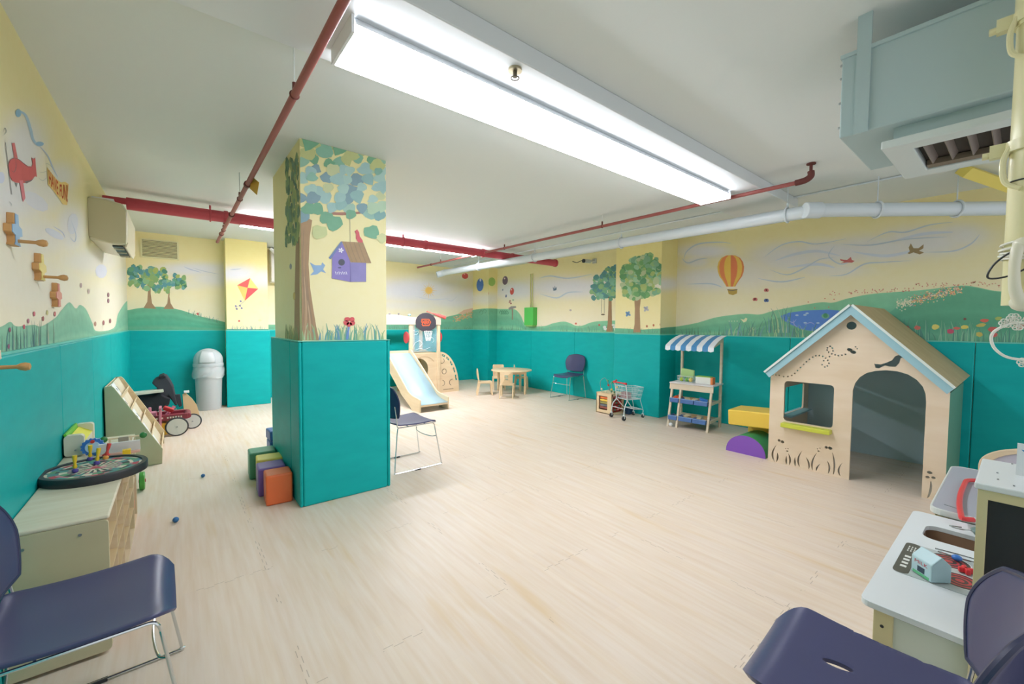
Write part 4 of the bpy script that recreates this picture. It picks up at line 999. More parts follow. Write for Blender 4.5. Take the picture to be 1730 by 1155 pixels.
MB().plate(ell(0, .055, .034, .034, 20), [], lambda a, b, q: Vector((a, -.004+q, b)), .006).build('wheel_face', mat('pale_blue', 'b8d4ea', .4), t)
MB().plate([(x, y + .09) for x, y in ell(0, 0, .01, .01, 10)], [], lambda a, b, q: Vector((a, -.01+q, b)), .04).build('hub', mat('dart_red', 'd8453f'), t)
# white open book and toys at the far end of the cabinet
t = thing('picture_book', 'white open picture book standing at far end of the cabinet', 'book', (-.365, 3.475, .60)); t.scale = (1.1, 1, .85)
MB().box((.075, .03, .048), (.17, .008, .085), rot(.35)).build('page', mat('paper', 'eef0f2', .6), t)
MB().box((.075, -.012, .014), (.17, .03, .012)).build('cover', mat('pink_cover', 'e2b3a4', .5), t)
for (dx, nm, c, lab) in ((.03, 'toy_ball', 'dart_red', 'red round toy ball in front of the white book'), (.12, 'toy_block', 'dart_yellow', 'yellow toy block in front of the white book')):
    mb = MB(); (mb.ball((0, 0, .02), .02, 14) if 'red' in c else mb.bb((-.018, -.018, 0), (.018, .018, .045)))
    o = mb.build(nm, MATS[c], smooth=True); tag(o, lab, 'toy'); o.location = (-.365+dx, 3.40, .60)
# bead rod with green balls behind, on the book display side
GRN = mat('green_paint', '2f7f3c', .4)
t = thing('bead_roller', 'wooden rod with two green balls beyond the cabinet', 'toy', (-.54, 3.70, .60))
MB().cyl((0.166, 0, .058), (.357, 0, .058), .005, 10).build('rod', WOOD, t, smooth=True)
for x in (.166, .357): MB().ball((x, 0, .058), .02, 16).build('end_ball', GRN, t, smooth=True)
MB().bb((.29, -.008, 0), (.301, .008, .065)).build('post', WOOD, t); MB().bb((.19, -.008, 0), (.2, .008, .062)).build('post', WOOD, t)
MB().bb((.235, -.012, .03), (.285, .012, .062)).build('sliding_block', mat('grey_wood', '9c9484', .5), t, bevel=.003)
# green wheeled toy on the floor beside the cabinet
t = thing('push_toy', 'green wheeled push toy with yellow body beside the cabinet', 'toy', (-.285, 4.69, 0))
for x in (-.05, .04): 
    w = MB().cyl((x-.017, -.04, .075), (x+.017, -.04, .075), .075, 26).build('wheel', mat('leaf_green', '4f9f3c', .4), t, smooth=True, bevel=.006)
    MB().cyl((x-.022, -.04, .075), (x+.022, -.04, .075), .014, 12).build('axle_cap', RED, w, smooth=True)
MB().bb((-.09, -.09, .06), (-.04, .12, .15)).build('toy_body', mat('yellow_green', 'c8d23c', .4), t, bevel=.01)
MB().cyl((-.04, -.04, .15), (-.04, -.04, .24), .012, 10).ball((-.04, -.04, .25), .03, 12).build('handle', mat('leaf_green', '4f9f3c'), t, smooth=True)
# small blue balls on the floor
for (u, v, r, lab, nm) in ((343, 806, .016, 'tiny blue ball on the floor farther from the camera', 'toy_ball'), (297, 882, .019, 'tiny blue ball on floor nearest the cubby cabinet', 'toy_ball')):
    p_ = onz(u, v, 0); mb = MB().ball((0, 0, r), r, 16); mb.cyl((0, r*.2, r), (0, r*1.25, r*1.1), r*.5, 10); o = mb.build(nm, mat('blue_rubber', '2f6fa8', .5), smooth=True); tag(o, lab, 'ball'); o.location = (p_.x, p_.y, 0)
p_ = onz(1133, 720, 0); tag(MB().ball((0, 0, .028), .028, 18).build('toy_ball', WHITEP, smooth=True), 'small white ball on the floor by the market stall', 'ball').location = (p_.x, p_.y, 0)

# ------------------------------------------------------------------ book display
t = thing('book_display', 'tan sloping book display rack against the left wall', 'bookcase', (-.53, 5.39, 0))
prof = [(0, 0), (.40, 0), (.405, .15), (.068, .79), (.05, .81), (0, .805)]
Ln = .90
for y in (0, Ln-.016):
    MB().plate(prof, [], lambda a, b, q, y=y: Vector((a, y+q, b)), .016).build('side_panel', WOODSIDE if y == 0 else WOOD, t, bevel=.003)
MB().bb((0, .016, .02), (.01, Ln-.016, .80)).build('back_panel', WOOD, t)
for i, (x, z) in enumerate(((.33, .05), (.255, .19), (.18, .335), (.105, .48), (.045, .62))):
    MB().box((x+.055, Ln/2, z+.035), (.008, Ln-.032, .10), rot(0, .28)).build('tier_front', WOOD, t)
    MB().box((x+.02, Ln/2, z+.09), (.008, Ln-.032, .20), rot(0, -.42)).build('tier_back', WOODX, t)
    MB().box((x+.03, Ln/2, z-.012), (.06, Ln-.032, .008)).build('tier_floor', WOOD, t)
PAPER = mat('paper', 'eef0f2'); INK = mat('pencil_ink', '5a5c66', .7)
for i, (x, z, y, w, lab) in enumerate(((.075, .70, .26, .2, 'white sketch sheet on the top tier of the book display'), (.135, .555, .24, .26, 'white drawing book on the second tier of the book display'), (.215, .41, .3, .24, 'pale picture book on the third tier of the book display'), (.29, .265, .26, .22, 'cream picture book on the fourth tier of the book display'), (.36, .12, .3, .22, 'cream picture book on the lowest tier of the book display'))):
    b = thing('picture_book', lab, 'book', (-.54+x, 5.39+y, z), 0, 'picture books on the display rack')
    MB().box((0, 0, .03), (.008, w, .16), rot(0, -.42)).build('cover', PAPER, b)
    if i < 3:
        mb = MB()
        for k in range(7): mb.box((.0055+.0, -w*.35+.03*k, .03+.02*math.sin(k*2)), (.002, .004, .05), rot(k*.9, -.42))
        mb.build('sketch', INK, b)
# ------------------------------------------------------------------ rubbish bin
t = thing('trash_bin', 'grey domed plastic trash bin against the far wall', 'trash bin', (.405, 8.365, 0)); t.scale = (.95, .95, 1)
BING = mat('grey_bin', 'c3c9cc', .38)
MB().lathe([(.170, 0), (.175, .01), (.197, .72), (.2, .73)], n=36).build('bin_body', BING, t, smooth=True)
mb = MB(); mb.lathe([(.212, .70), (.216, .71), (.216, .745), (.208, .75), (.208, .80)] + [(.208*math.cos(a), .80+.19*math.sin(a)) for a in [i*math.pi/16 for i in range(1, 9)]], n=36); mb.build('dome_lid', BING, t, smooth=True)
fl = MB(); P = []
for i in range(9):
    z = .765 + .185*i/8; row = []
    for j in range(9):
        a = math.radians(-90-32) + math.radians(64)*j/8 - math.radians(8)
        r = .213*math.sqrt(max(0.05, 1 - max(0, (z-.80)/.21)**2)) + .003
        row.append((r*math.cos(a), r*math.sin(a), z))
    P.append(row)
fl.grid(P).build('flap', mat('bin_flap', 'd0d5d8', .3), t, smooth=True, solid=.004)
bagm = mat('clear_bag', 'e2e8ea', .25, alpha=.6)
rn = random.Random(8); P = []
for i in range(8):
    z = .70 - .175*i/7; row = []
    for j in range(49):
        a = 2*math.pi*j/48; r = .208 + .016*math.sin(i/7*2.4) + .006*math.sin(a*7+i) + (.006*math.sin(a*13+2*i))
        row.append((r*math.cos(a), r*math.sin(a), z + (.02*math.sin(a*3+1) if i > 5 else 0)))
    P.append(row)
MB().grid(P).build('bin_liner', bagm, t, smooth=True)
# ------------------------------------------------------------------ wagon, jacket and toys beside the book rack
t = thing('ride_on_wagon', 'red ride on wagon with white disc wheels by the book rack', 'toy wagon', (-.06, 6.80, 0))
MAR = mat('maroon_paint', '8c3040', .4); PINK = mat('pink_plastic', 'e08aa0', .4); TIRE = mat('tyre', '3a3a3e', .6)
def wheel(t, x, y, r, w=.02):
    wh = MB().torus((x, y, r), r-.009, .011, 'y', 28, 8).build('tyre', TIRE, t, smooth=True)
    MB().cyl((x, y-w/2, r), (x, y+w/2, r), r-.014, 26).build('wheel_disc', mat('off_white_disc', 'dfe0dc', .4), wh, smooth=True)
    MB().cyl((x, y-w*.9, r), (x, y+w*.9, r), .009, 10).build('axle_cap', STEEL, wh, smooth=True)
wheel(t, .05, -.20, .115); wheel(t, .21, .13, .10); wheel(t, -.25, -.2, .115)
MB().cyl((.05, -.2, .115), (.05, .13, .115), .008, 8).build('axle', STEEL, t)
MB().bb((-.32, -.19, .20), (.16, -.165, .27)).bb((-.32, .10, .20), (.16, .125, .27)).cyl((.16, -.177, .235), (.16, .112, .235), .034, 18).build('frame_rail', MAR, t, smooth=True, bevel=.006)
mb = MB()
for k in range(12):
    if k != 5: mb.bb((-.2+.026*k, -.192, .226), (-.2+.026*k+.016, -.1895, .246))
mb.build('rail_lettering', mat('cream_ink', 'e8ddd0', .5), t)
MB().bb((-.32, -.16, .215), (.12, .09, .235)).build('deck', MAR, t)
MB().cyl((-.08, -.195, .10), (-.08, .05, .10), .075, 22).bb((-.2, -.19, .03), (-.08, .05, .17)).build('side_pod', mat('amber_plastic', 'e2a528', .4), t, smooth=True)
MB().cyl((.05, -.18, .115), (.05, -.18, .21), .012, 8).build('fork', MAR, t)
MB().bb((-.12, -.2, .12), (-.095, -.175, .36)).bb((-.12, -.02, .25), (-.095, .005, .36)).bb((-.12, -.2, .34), (-.095, .0, .365)).build('handle_frame', PINK, t, bevel=.005)
MB().bb((-.26, -.15, .24), (-.14, -.02, .31)).bb((-.22, -.12, .31), (-.19, -.07, .37)).build('pink_seat', PINK, t, bevel=.01)
MB().box((-.03, -.05, .32), (.11, .05, .05), rot(.3, .5, .2)).build('red_lever', RED, t, bevel=.01)
MB().cyl((-.05, 0, .24), (.03, .02, .34), .02, 12).build('pink_knob', PINK, t, smooth=True)
t = thing('wooden_board', 'curved wooden board leaning behind the red wagon', 'board', (.10, 7.12, 0))
mb = MB(); mb.plate([(-.05, 0), (.24, 0), (.25, .12), (.2, .26), (.1, .36), (-.02, .44), (-.08, .42)], [], lambda a, b, q: Vector((a*.55, .1+q+.12*b, b)), .012); mb.build('panel', mat('warm_ply', 'd8b48a', .5), t, bevel=.003)
MB().box((.0, .148, .455), (.06, .03, .03)).build('end_clip', WHITEP, t, bevel=.004)
t = thing('black_stroller', 'dark cloth stroller hood and seat behind the wagon', 'stroller', (-.14, 7.55, 0))
CLOTH = mat('charcoal_cloth', '3c3e46', .85, bump=(60, .2)); CLOTH2 = mat('black_cloth', '26272d', .85, bump=(60, .2))
SP = lambda u, v: ((ony(u, v, 7.42)).x + .14, (ony(u, v, 7.42)).z)
MB().plate([SP(*p) for p in ((256,647),(262,641),(269,638),(274,634),(281,635),(287,643),(293,654),(296,668),(300,684),(296,685),(290,676),(284,668),(276,676),(268,664),(265,655))], [], lambda a, b, q: Vector((a, -.13+q, b)), .3).build('hood', CLOTH, t, smooth=True, bevel=.02)
MB().plate([SP(*p) for p in ((268,636),(276,633),(281,637),(270,640))], [], lambda a, b, q: Vector((a, -.14+q, b)), .3).build('hood_trim', CLOTH2, t, bevel=.006)
MB().plate([SP(*p) for p in ((225,672),(236,668),(258,668),(268,662),(277,668),(288,672),(286,684),(270,690),(262,700),(236,700))], [], lambda a, b, q: Vector((a, -.17+q, b)), .34).build('seat_cloth', CLOTH2, t, smooth=True, bevel=.02)
mb = MB(); mb.plate([(.10, .40), (.13, .30), (.16, .22), (.19, .24), (.17, .40)], [], lambda a, b, q: Vector((a, -.12+q, b)), .06); mb.build('hanging_strap', CLOTH, t, bevel=.004)
for x, y in ((-.3, -.16), (-.3, .16), (.12, -.16), (.12, .16)):
    MB().tube([(x, y, .16), (x, y, .06)], .01, 8).build('frame_leg', STEEL, t); MB().cyl((x, y-.012, .05), (x, y+.012, .05), .05, 18).build('wheel', TIRE, t, smooth=True)
tag(MB().box((0, 0, 0), (.30, .17, .035), rot(0, -.05, .1)).build('storybook', mat('cream_cover', 'd8d6c4', .5), bevel=.004), 'cream closed book lying on the dark cloth stroller', 'book').location = (-.30, 7.42, .47)
# ------------------------------------------------------------------ plane shaped coat pegs on the left wall
def peg(y, z, col, label, s=1.0, knob=True):
    t = thing('coat_peg', label, 'coat hook', (XL, y, z), 0, 'plane shaped coat pegs on the left wall')
    out = [(-.02, .09), (.02, .09), (.026, .04), (.075, .03), (.08, -.005), (.03, -.015), (.03, -.045), (.045, -.06), (-.045, -.06), (-.03, -.045), (-.03, -.015), (-.08, -.005), (-.075, .03), (-.026, .04)]
    out = [(a*s, b*s) for a, b in out]
    MB().plate(out, [], lambda a, b, q: Vector((q, a, b)), .026).build('wood_core', mat('peg_wood', 'c99a62', .5), t, bevel=.004)
    MB().plate([(a*.96, b*.96) for a, b in out], [], lambda a, b, q: Vector((0.0262+q, a, b)), .003).build('painted_face', col, t)
    if knob: MB().lathe([(.008, 0), (.0075, .055), (.014, .065), (.017, .078), (.013, .09), (.001, .094)], (.026, 0, -.035), 14, rot(0, math.pi/2)).build('peg', mat('peg_wood', 'c99a62'), t, smooth=True)
for u, v, c, lab in ((25, 397, mat('sky_blue_paint', '8fb8de', .5), 'coat peg with a sky blue face on left wall'), (69, 459, mat('pale_yellow_paint', 'ead982', .5), 'coat peg with a pale yellow face on left wall'), (97, 505, mat('salmon_paint', 'dd8f82', .5), 'coat peg with a salmon red face on left wall'), (-14, 610, mat('cream_paint', 'ead6c0', .5), 'coat peg partly cut off at the left edge, lowest one')):
    p_ = onx(u, v, XL+.02); peg(p_.y, p_.z + .01, c, lab, .95, 'salmon' not in lab)
# ------------------------------------------------------------------ foam blocks behind the column
def foam(c, d, name, lab, grp, rz=0.0, rx=0.0, ry=0.0):
    o = MB().box((0, 0, 0), d).build('foam_block', c, smooth=True, bevel=.014, seg=4); o.location = name; o.rotation_euler = (rx, ry, rz)
    return tag(o, lab, 'foam block', grp)
G_ = 'coloured foam blocks by the column'
foam(mat('orange_vinyl', 'ee7540', .4), (.185, .19, .235), (.612, 3.715, .118), 'orange foam block nearest the camera beside the column', G_, -.06)
foam(mat('purple_vinyl', '7a5fae', .4), (.20, .20, .23), (.60, 3.955, .116), 'purple foam block just behind the orange one', G_, -.05)
foam(mat('yellow_vinyl', 'ecd86a', .4), (.20, .19, .23), (.625, 4.20, .116), 'yellow foam block between the purple and green blocks', G_, -.1)
foam(mat('green_vinyl', '4f9478', .4), (.21, .2, .24), (.60, 4.43, .121), 'green foam block farthest left beside the column', G_, -.05)
foam(mat('blue_vinyl', '4468a8', .4), (.2, .2, .24), (.80, 4.74, .121), 'blue foam block mostly hidden behind the column', G_, 0)
foam(mat('blue_vinyl', '4468a8'), (.16, .2, .1), (.78, 4.76, .292), 'flat blue foam block on top of the hidden blue block', G_, .05)
# ------------------------------------------------------------------ slide play tower
SW = mat('slide_birch', 'ecd6b4', .45, noise=('e4cba6', 3.0, (1, 1, 6))); SURF = mat('slide_surface', 'a6c6d4', .35)
t = thing('slide_tower', 'birch toddler slide tower with pale blue slide behind the column', 'play slide', (0, 0, 0))
SY = 7.52
def chute(y_): pass
# slide profile in (y, z)
pr_c = smooth_path([(SY-.02, .84, 0), (SY-.14, .80, 0), (6.62, .34, 0), (6.42, .20, 0), (6.25, .145, 0), (6.02, .115, 0)], 5)
rail_top = smooth_path([(SY, .90, 0), (SY-.15, .885, 0), (6.66, .42, 0), (6.45, .28, 0), (6.3, .235, 0), (6.10, .215, 0), (6.02, .20, 0)], 5)
rail = [(p.x, p.y) for p in rail_top] + [(6.02, 0), (6.32, 0), (6.40, .05), (6.72, .20), (SY-.10, .66), (SY, .70)]
X0, X1 = 3.0, 3.53
for x in (X0, X1-.02):
    MB().plate(rail, [], lambda a, b, q, x=x: Vector((x+q, a, b)), .02).build('side_rail', SW, t, bevel=.003)
MB().grid([[(X0+.02, p.x, p.y), (X1-.02, p.x, p.y)] for p in pr_c]).build('slide_surface', SURF, t, smooth=True, solid=.012)
MB().bb((X0+.02, 6.02, .085), (X1-.02, 6.035, .12)).build('toe_board', SW, t, bevel=.003)
MB().bb((X0, SY, .80), (4.2, SY+.8, .83)).build('platform', SW, t)
XP0, XP1, XP2 = 2.93, 3.525, 4.13
for x, y in ((XP0, SY), (XP1, SY), (XP2, SY), (XP0, SY+.78), (XP2, SY+.78)):
    MB().bb((x-.001, y-.02, 0), (x+.065, y+.03, 1.51)).build('post', SW, t, bevel=.006)
# top boards with bumps (little animals)
top = [(XP0, 1.40), (XP2+.07, 1.40), (XP2+.07, 1.54), (XP2-.08, 1.56), (XP1+.32, 1.56), (XP1+.12, 1.545), (XP1, 1.55), (XP1-.25, 1.585), (XP0, 1.58)]
MB().plate(top, [], lambda a, b, q: Vector((a, SY-.035+q, b)), .018).build('header_board', mat('pale_birch_header', 'dfc9b8', .45), t, bevel=.003)
MB().plate(top, [], lambda a, b, q: Vector((a, SY+.80+q, b)), .018).build('header_board', MATS['pale_birch_header'], t, bevel=.003)
for x in (3.12, 3.3): MB().ball((x, SY-.02, 1.60), .02, 10).build('header_knob', mat('knob_grey', '8c8480', .5), t, smooth=True)
mb = MB(); mb.ball((3.52, SY-.02, 1.585), .032, 12, .8); mb.build('header_bird', mat('pale_aqua', 'a9d4d0', .4), t, smooth=True)
for x in (3.76, 4.02):
    MB().bb((x, SY-.05, 1.53), (x+.012, SY-.03, 1.6)).bb((x, SY-.05, 1.588), (x+.03, SY+.01, 1.6)).build('hook', STEEL, t)
# lower front panel with round window, clear panel above
hx, hz, hr = 3.76, .47, .20
MB().plate([(XP1+.06, .0), (XP2, .0), (XP2, .84), (XP1+.06, .84)], [ell(3.74, .50, .195, .23, 28)[::-1]], lambda a, b, q: Vector((a, SY+.005+q, b)), .018).build('front_panel', SW, t, bevel=.002)
mb = MB(); arc = [(3.84 + .27*math.cos(a), SY-.0, .50 + .27*math.sin(a)) for a in [math.radians(35+11*i) for i in range(11)]]
mb.tube(arc, .003, 6); mb.build('groove', mat('groove_tan', 'c8a67c', .6), t)
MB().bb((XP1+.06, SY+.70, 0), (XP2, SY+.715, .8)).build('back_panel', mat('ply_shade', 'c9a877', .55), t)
MB().bb((XP1+.065, SY+.01, .86), (XP2, SY+.015, 1.40)).build('clear_panel', mat('clear_panel', 'b8dcf0', .08, alpha=.28), t)
dd_ = MB()
for q in ([(3.60, .93), (3.62, 1.0), (3.68, 1.06), (3.76, 1.08), (3.80, 1.02), (3.74, .96)], [(3.66, .90), (3.75, .93), (3.86, .91), (3.98, .95)], [(3.92, 1.12), (4.0, 1.15), (4.06, 1.10), (4.03, 1.04)], [(3.62, 1.30), (3.66, 1.26), (3.72, 1.28), (3.70, 1.22), (3.63, 1.2)]):
    dd_.tube(smooth_path([(a, SY+.004, b) for a, b in q]), .004, 5)
dd_.build('printed_outline', mat('white_ink', 'eaf2f6', .5), t)
MB().bb((XP1+.36, SY+.7, .83), (XP1+.45, SY+.72, 1.40)).build('rear_slat', SW, t)
MB().bb((XP0, SY-.0, .84), (XP1, SY+.02, .90)).build('step_board', SW, t, bevel=.003)
# red side paddles
for x in (3.49, 4.215):
    MB().cyl((x-.0, SY+.08, 1.15), (x+.012, SY+.08, 1.15), .115, 28).build('red_disc', mat('translucent_red', 'd8464e', .3), t, smooth=True)
# climbing quarter panel with slots and engraved circles
out = [(4.195, 0.0), (4.66, 0.0)] + [(4.195 + .465*math.cos(a), .05 + .80*math.sin(a)) for a in [math.radians(6*i) for i in range(0, 16)]]
slots = []
for k in range(5):
    a0, a1 = math.radians(14+14.5*k), math.radians(24+14.5*k)
    slots.append([(4.195 + .43*math.cos(a), .05 + .76*math.sin(a)) for a in (a0, (a0+a1)/2, a1)] + [(4.195 + .395*math.cos(a), .05 + .715*math.sin(a)) for a in (a1, (a0+a1)/2, a0)])
MB().plate(out, slots, lambda a, b, q: Vector((a, SY+.01+q, b)), .018).build('climbing_panel', SW, t)
MB().plate(out, slots, lambda a, b, q: Vector((a, SY+.76+q, b)), .018).build('climbing_panel', SW, t)
mb = MB()
for (x, z, r, a0, a1) in ((4.30, .44, .052, 0, 360), (4.25, .66, .05, -120, 60), (4.25, .2, .06, -80, 80), (4.49, .2, .065, 80, 250)):
    mb.tube([(x+r*math.cos(math.radians(a0+(a1-a0)*i/16)), SY+.008, z+r*math.sin(math.radians(a0+(a1-a0)*i/16))) for i in range(17)], .0045, 5)
mb.tube([(4.28, SY+.008, .06), (4.52, SY+.008, .065)], .0045, 5)
mb.build('engraving', mat('engraving_dark', '6a5648', .7), t)
for k in range(5):
    a = math.radians(19+14.5*k); MB().cyl((4.195+.43*math.cos(a), SY+.02, .05+.74*math.sin(a)), (4.195+.43*math.cos(a), SY+.77, .05+.74*math.sin(a)), .012, 8).build('rung', SW, t, smooth=True)
# toy basketball hoop on the header
bx0, bz = 3.855, 1.405
t = thing('toy_hoop', 'small dark backboard with orange emblem and white net on the tower', 'basketball hoop', (bx0, SY-.045, bz+.025)); t.scale = (1.08, 1, 1.12)
out = [(.205*math.cos(a), .02+.165*math.sin(a)) for a in [math.radians(-5+19*i) for i in range(11)]] + [(-.195, -.07), (-.12, -.12), (-.04, -.15), (.04, -.15), (.12, -.12), (.195, -.07)]
MB().plate(out, [], lambda a, b, q: Vector((a, -q, b)), .014).build('backboard', mat('charcoal_board', '48444c', .45), t, bevel=.003)
OR = mat('neon_orange', 'f2683a', .5)
e = MB(); e.plate([(-.09, .075), (.06, .075), (.10, .02), (.06, -.045), (-.07, -.05), (-.09, -.02), (-.075, 0), (-.10, .02)], [[(-.082, .062), (.055, .062), (.085, .02), (.055, -.03), (-.06, -.037), (-.078, -.015), (-.062, .003), (-.086, .02)][::-1]], lambda a, b, q: Vector((a, -.0145-q, b)), .002)
e.build('emblem_outline', OR, t)
e = MB(); add_text(e, 'NERF', lambda a, b: Vector((-.072 + .135*a, -.017, -.018 + .068*b)), True); e.build('emblem_lettering', OR, t)
MB().torus((.0, -.10, -.14), .075, .004, 'z', 24, 6).cyl((0, -.014, -.14), (0, -.03, -.14), .01, 8).build('rim', mat('pale_rim', 'e8dcd4', .4), t, smooth=True)
mb = MB()
for k in range(12):
    a = 2*math.pi*k/12
    for s_ in (1, -1):
        mb.tube([Vector(((.075 - .035*q)*math.cos(a+s_*.5*q), -.10 + (.075-.035*q)*math.sin(a+s_*.5*q), -.14 - .17*q)) for q in (0, .25, .5, .75, 1)], .0025, 5)
mb.build('net', mat('net_white', 'f0f2f4', .6), t)
t = thing('toy_bat', 'short red plastic bat lying on top of the slide tower', 'toy bat', (4.12, SY-.02, 1.60)); t.rotation_euler = (0, math.radians(18), math.radians(-20))
MB().lathe([(.015, -.22), (.016, -.215), (.009, -.20), (.010, -.10), (.03, .02), (.034, .17), (.03, .185), (.001, .187)], (0, 0, 0), 16, rot(0, math.pi/2)).build('bat_body', mat('salmon_plastic', 'e0605a', .4), t, smooth=True)

# ------------------------------------------------------------------ round table and four small chairs
MAP = mat('maple', 'ecd3ae', .42, noise=('e3c79e', 3.0, (1, 1, 6)))
TX, TY = 5.44, 6.72
t = thing('round_play_table', 'small round maple table near the right wall', 'table', (TX, TY, 0))
MB().lathe([(.40, .455), (.425, .462), (.425, .476), (.42, .48)], n=48).build('tabletop', MAP, t, smooth=True)
for a in (-75, 18, 105, 195):
    a = math.radians(a); MB().cyl((.345*math.cos(a), .345*math.sin(a), 0), (.345*math.cos(a), .345*math.sin(a), .456), .027, 16).build('leg', MAP, t, smooth=True)
mb = MB()
for a in range(4):
    a0 = math.radians(-75+90*a); a1 = math.radians(15+90*a)
    mb.plate([(0, .40), (.43, .40), (.43, .455), (0, .455)], [], lambda p, q, w, a0=a0, a1=a1: Vector((.31*math.cos(a0), .31*math.sin(a0), q)) + (Vector((math.cos(a1), math.sin(a1), 0)) - Vector((math.cos(a0), math.sin(a0), 0)))*.31*p/.44 + Vector((0, 0, 0)) + Vector((math.cos((a0+a1)/2), math.sin((a0+a1)/2), 0))*w, .016)
mb.build('apron', MAP, t)
def kid_chair(label):
    t = thing('child_chair', label, 'chair', (0, 0, 0), 0, 'small maple chairs around the round table')
    P = []
    for i in range(9):
        x = -.13 + .27*i/8
        P.append([(x, -.135 + .27*j/6, .262 - .008*math.sin(math.pi*i/8) - (.012 if i == 8 else 0)) for j in range(7)])
    MB().grid(P).build('seat', MAP, t, smooth=True, solid=.014, bevel=.003)
    sl = [rrect(.07, .014, .006, 3, 0, z)[::-1] for z in (.37, .405, .44)]
    out = [(-.115, .25), (.115, .25), (.12, .36), (.125, .50), (.11, .525), (-.11, .525), (-.125, .50), (-.12, .36)]
    MB().plate(out, sl, lambda a, b, q: Vector((-.125 - .04*(b-.25)/.27 - .03*(1-(a/.125)**2) - q + .02, a, b)), .012).build('backrest', MAP, t, bevel=.002)
    for s in (-1, 1):
        MB().plate([(.10, .25), (.14, .25), (.155, 0), (.122, 0)], [], lambda a, b, q, s=s: Vector((a, s*.125 + (q-.01), b)), .02).build('leg', MAP, t, bevel=.003)
        MB().plate([(-.14, .26), (-.09, .25), (-.145, 0), (-.18, 0)], [], lambda a, b, q, s=s: Vector((a, s*.125 + (q-.01), b)), .02).build('leg', MAP, t, bevel=.003)
    MB().bb((-.13, -.13, .235), (.13, -.115, .255)).bb((-.13, .115, .235), (.13, .13, .255)).build('seat_rail', MAP, t)
    return t
kc = kid_chair('small maple chair on the left side of the round table, seen from the side')
kc.location = (4.86, 6.86, 0); kc.rotation_euler = (0, 0, math.radians(-33))
dup(kc, (4.985, 6.29, 0), math.radians(45), 'small maple chair with back to the camera in front of the round table')
dup(kc, (5.50, 7.24, 0), math.radians(-122), 'small maple chair behind the left part of the round table')
dup(kc, (5.96, 7.02, 0), math.radians(-38), 'small maple chair between the round table and the right wall')

# ------------------------------------------------------------------ activity cube
t = thing('activity_cube', 'wooden bead maze activity cube behind the toy shopping cart', 'toy', (5.33, 4.06, 0))
S = .315; CW = mat('cube_birch', 'ecd0a8', .45)
MB().bb((0, 0, 0), (S, S, .012)).build('base', CW, t)
MB().plate(rrect(S, .33, .03, 5, S/2, .165), [rrect(.17, .22, .01, 3, S/2+.02, .17)[::-1]], lambda a, b, q: Vector((q, a, b)), .012).build('side_panel', CW, t, bevel=.002)
MB().bb((S-.012, 0, 0), (S, S, .33)).build('side_panel', CW, t)
MB().bb((0, S-.012, 0), (S, S, .33)).build('back_panel', CW, t)
MB().bb((0, 0, .012), (.02, .012, .33)).bb((S-.02, 0, .012), (S, .012, .33)).bb((0, 0, .30), (S, .012, .33)).bb((0, 0, .012), (S, .012, .03)).build('front_frame', CW, t)
MB().bb((0, 0, .32), (S, S, .335)).build('top', CW, t, bevel=.004)
for k, c in enumerate((('bead_orange', 'e8743a'), ('bead_yellow', 'f0c850'), ('bead_olive', 'a8a060'), ('bead_grey', '6a6e78'), ('bead_maroon', '9c5a50'))):
    MB().bb((.014, .085, .235-.04*k), (.03, .245, .268-.04*k)).build('abacus_bar', mat(c[0], c[1], .45), t, bevel=.004)
for r in range(5):
    z = .065 + .055*r; MB().cyl((.02, .03, z), (S-.02, .03, z), .004, 6).build('rod', STEEL, t)
    for k in range(7):
        c = [('bead_red', 'd0403c'), ('bead_maroon', '9c5a50'), ('bead_green', '5a8a6a'), ('bead_red', 'd0403c'), ('bead_pink', 'e8a0a0')][(k+r*2) % 5]
        MB().ball((.045+.037*k, .03, z), .018, 10).build('bead', mat(c[0], c[1], .4), t, smooth=True)
MB().bb((.02, .05, .02), (S-.02, .07, .32)).build('inner_panel', mat('cube_red', 'b8483c', .5), t)
mb = MB()
mb.tube(smooth_path([(.05, .05, .335), (.05, .05, .42), (.12, .1, .50), (.2, .06, .42), (.26, .12, .52), (.27, .25, .45), (.26, .27, .335)]), .004, 6)
mb.tube(smooth_path([(.05, .25, .335), (.04, .27, .5), (.1, .22, .56), (.16, .2, .44), (.22, .26, .5), (.2, .2, .335)]), .004, 6)
mb.build('maze_wire', mat('wire_grey', '9aa4a8', .4, .5), t, smooth=True)
for x, y, z, c in ((.05, .05, .37, ('bead_green', '5a8a6a')), (.05, .05, .40, ('bead_yellow', 'f0c850')), (.12, .1, .50, ('leaf_bead', '5fae6a')), (.2, .06, .42, ('bead_yellow', 'f0c850')), (.05, .25, .38, ('bead_cream', 'e8dcc0')), (.16, .2, .44, ('bead_red', 'd0403c')), (.22, .26, .5, ('leaf_bead', '5fae6a')), (.26, .12, .52, ('bead_red', 'd0403c')), (.03, .15, .355, ('bead_cream', 'e8dcc0')), (.1, .03, .355, ('bead_green', '5a8a6a'))):
    MB().ball((x, y, z), .018, 10).build('maze_bead', mat(c[0], c[1], .4), t, smooth=True)
tag(MB().box((0, 0, 0), (.11, .08, .1)).build('toy_block', mat('navy_blue_block', '24486c', .5), bevel=.012), 'dark blue toy block behind the shopping cart wheels', 'toy').location = (5.63, 3.95, .05)
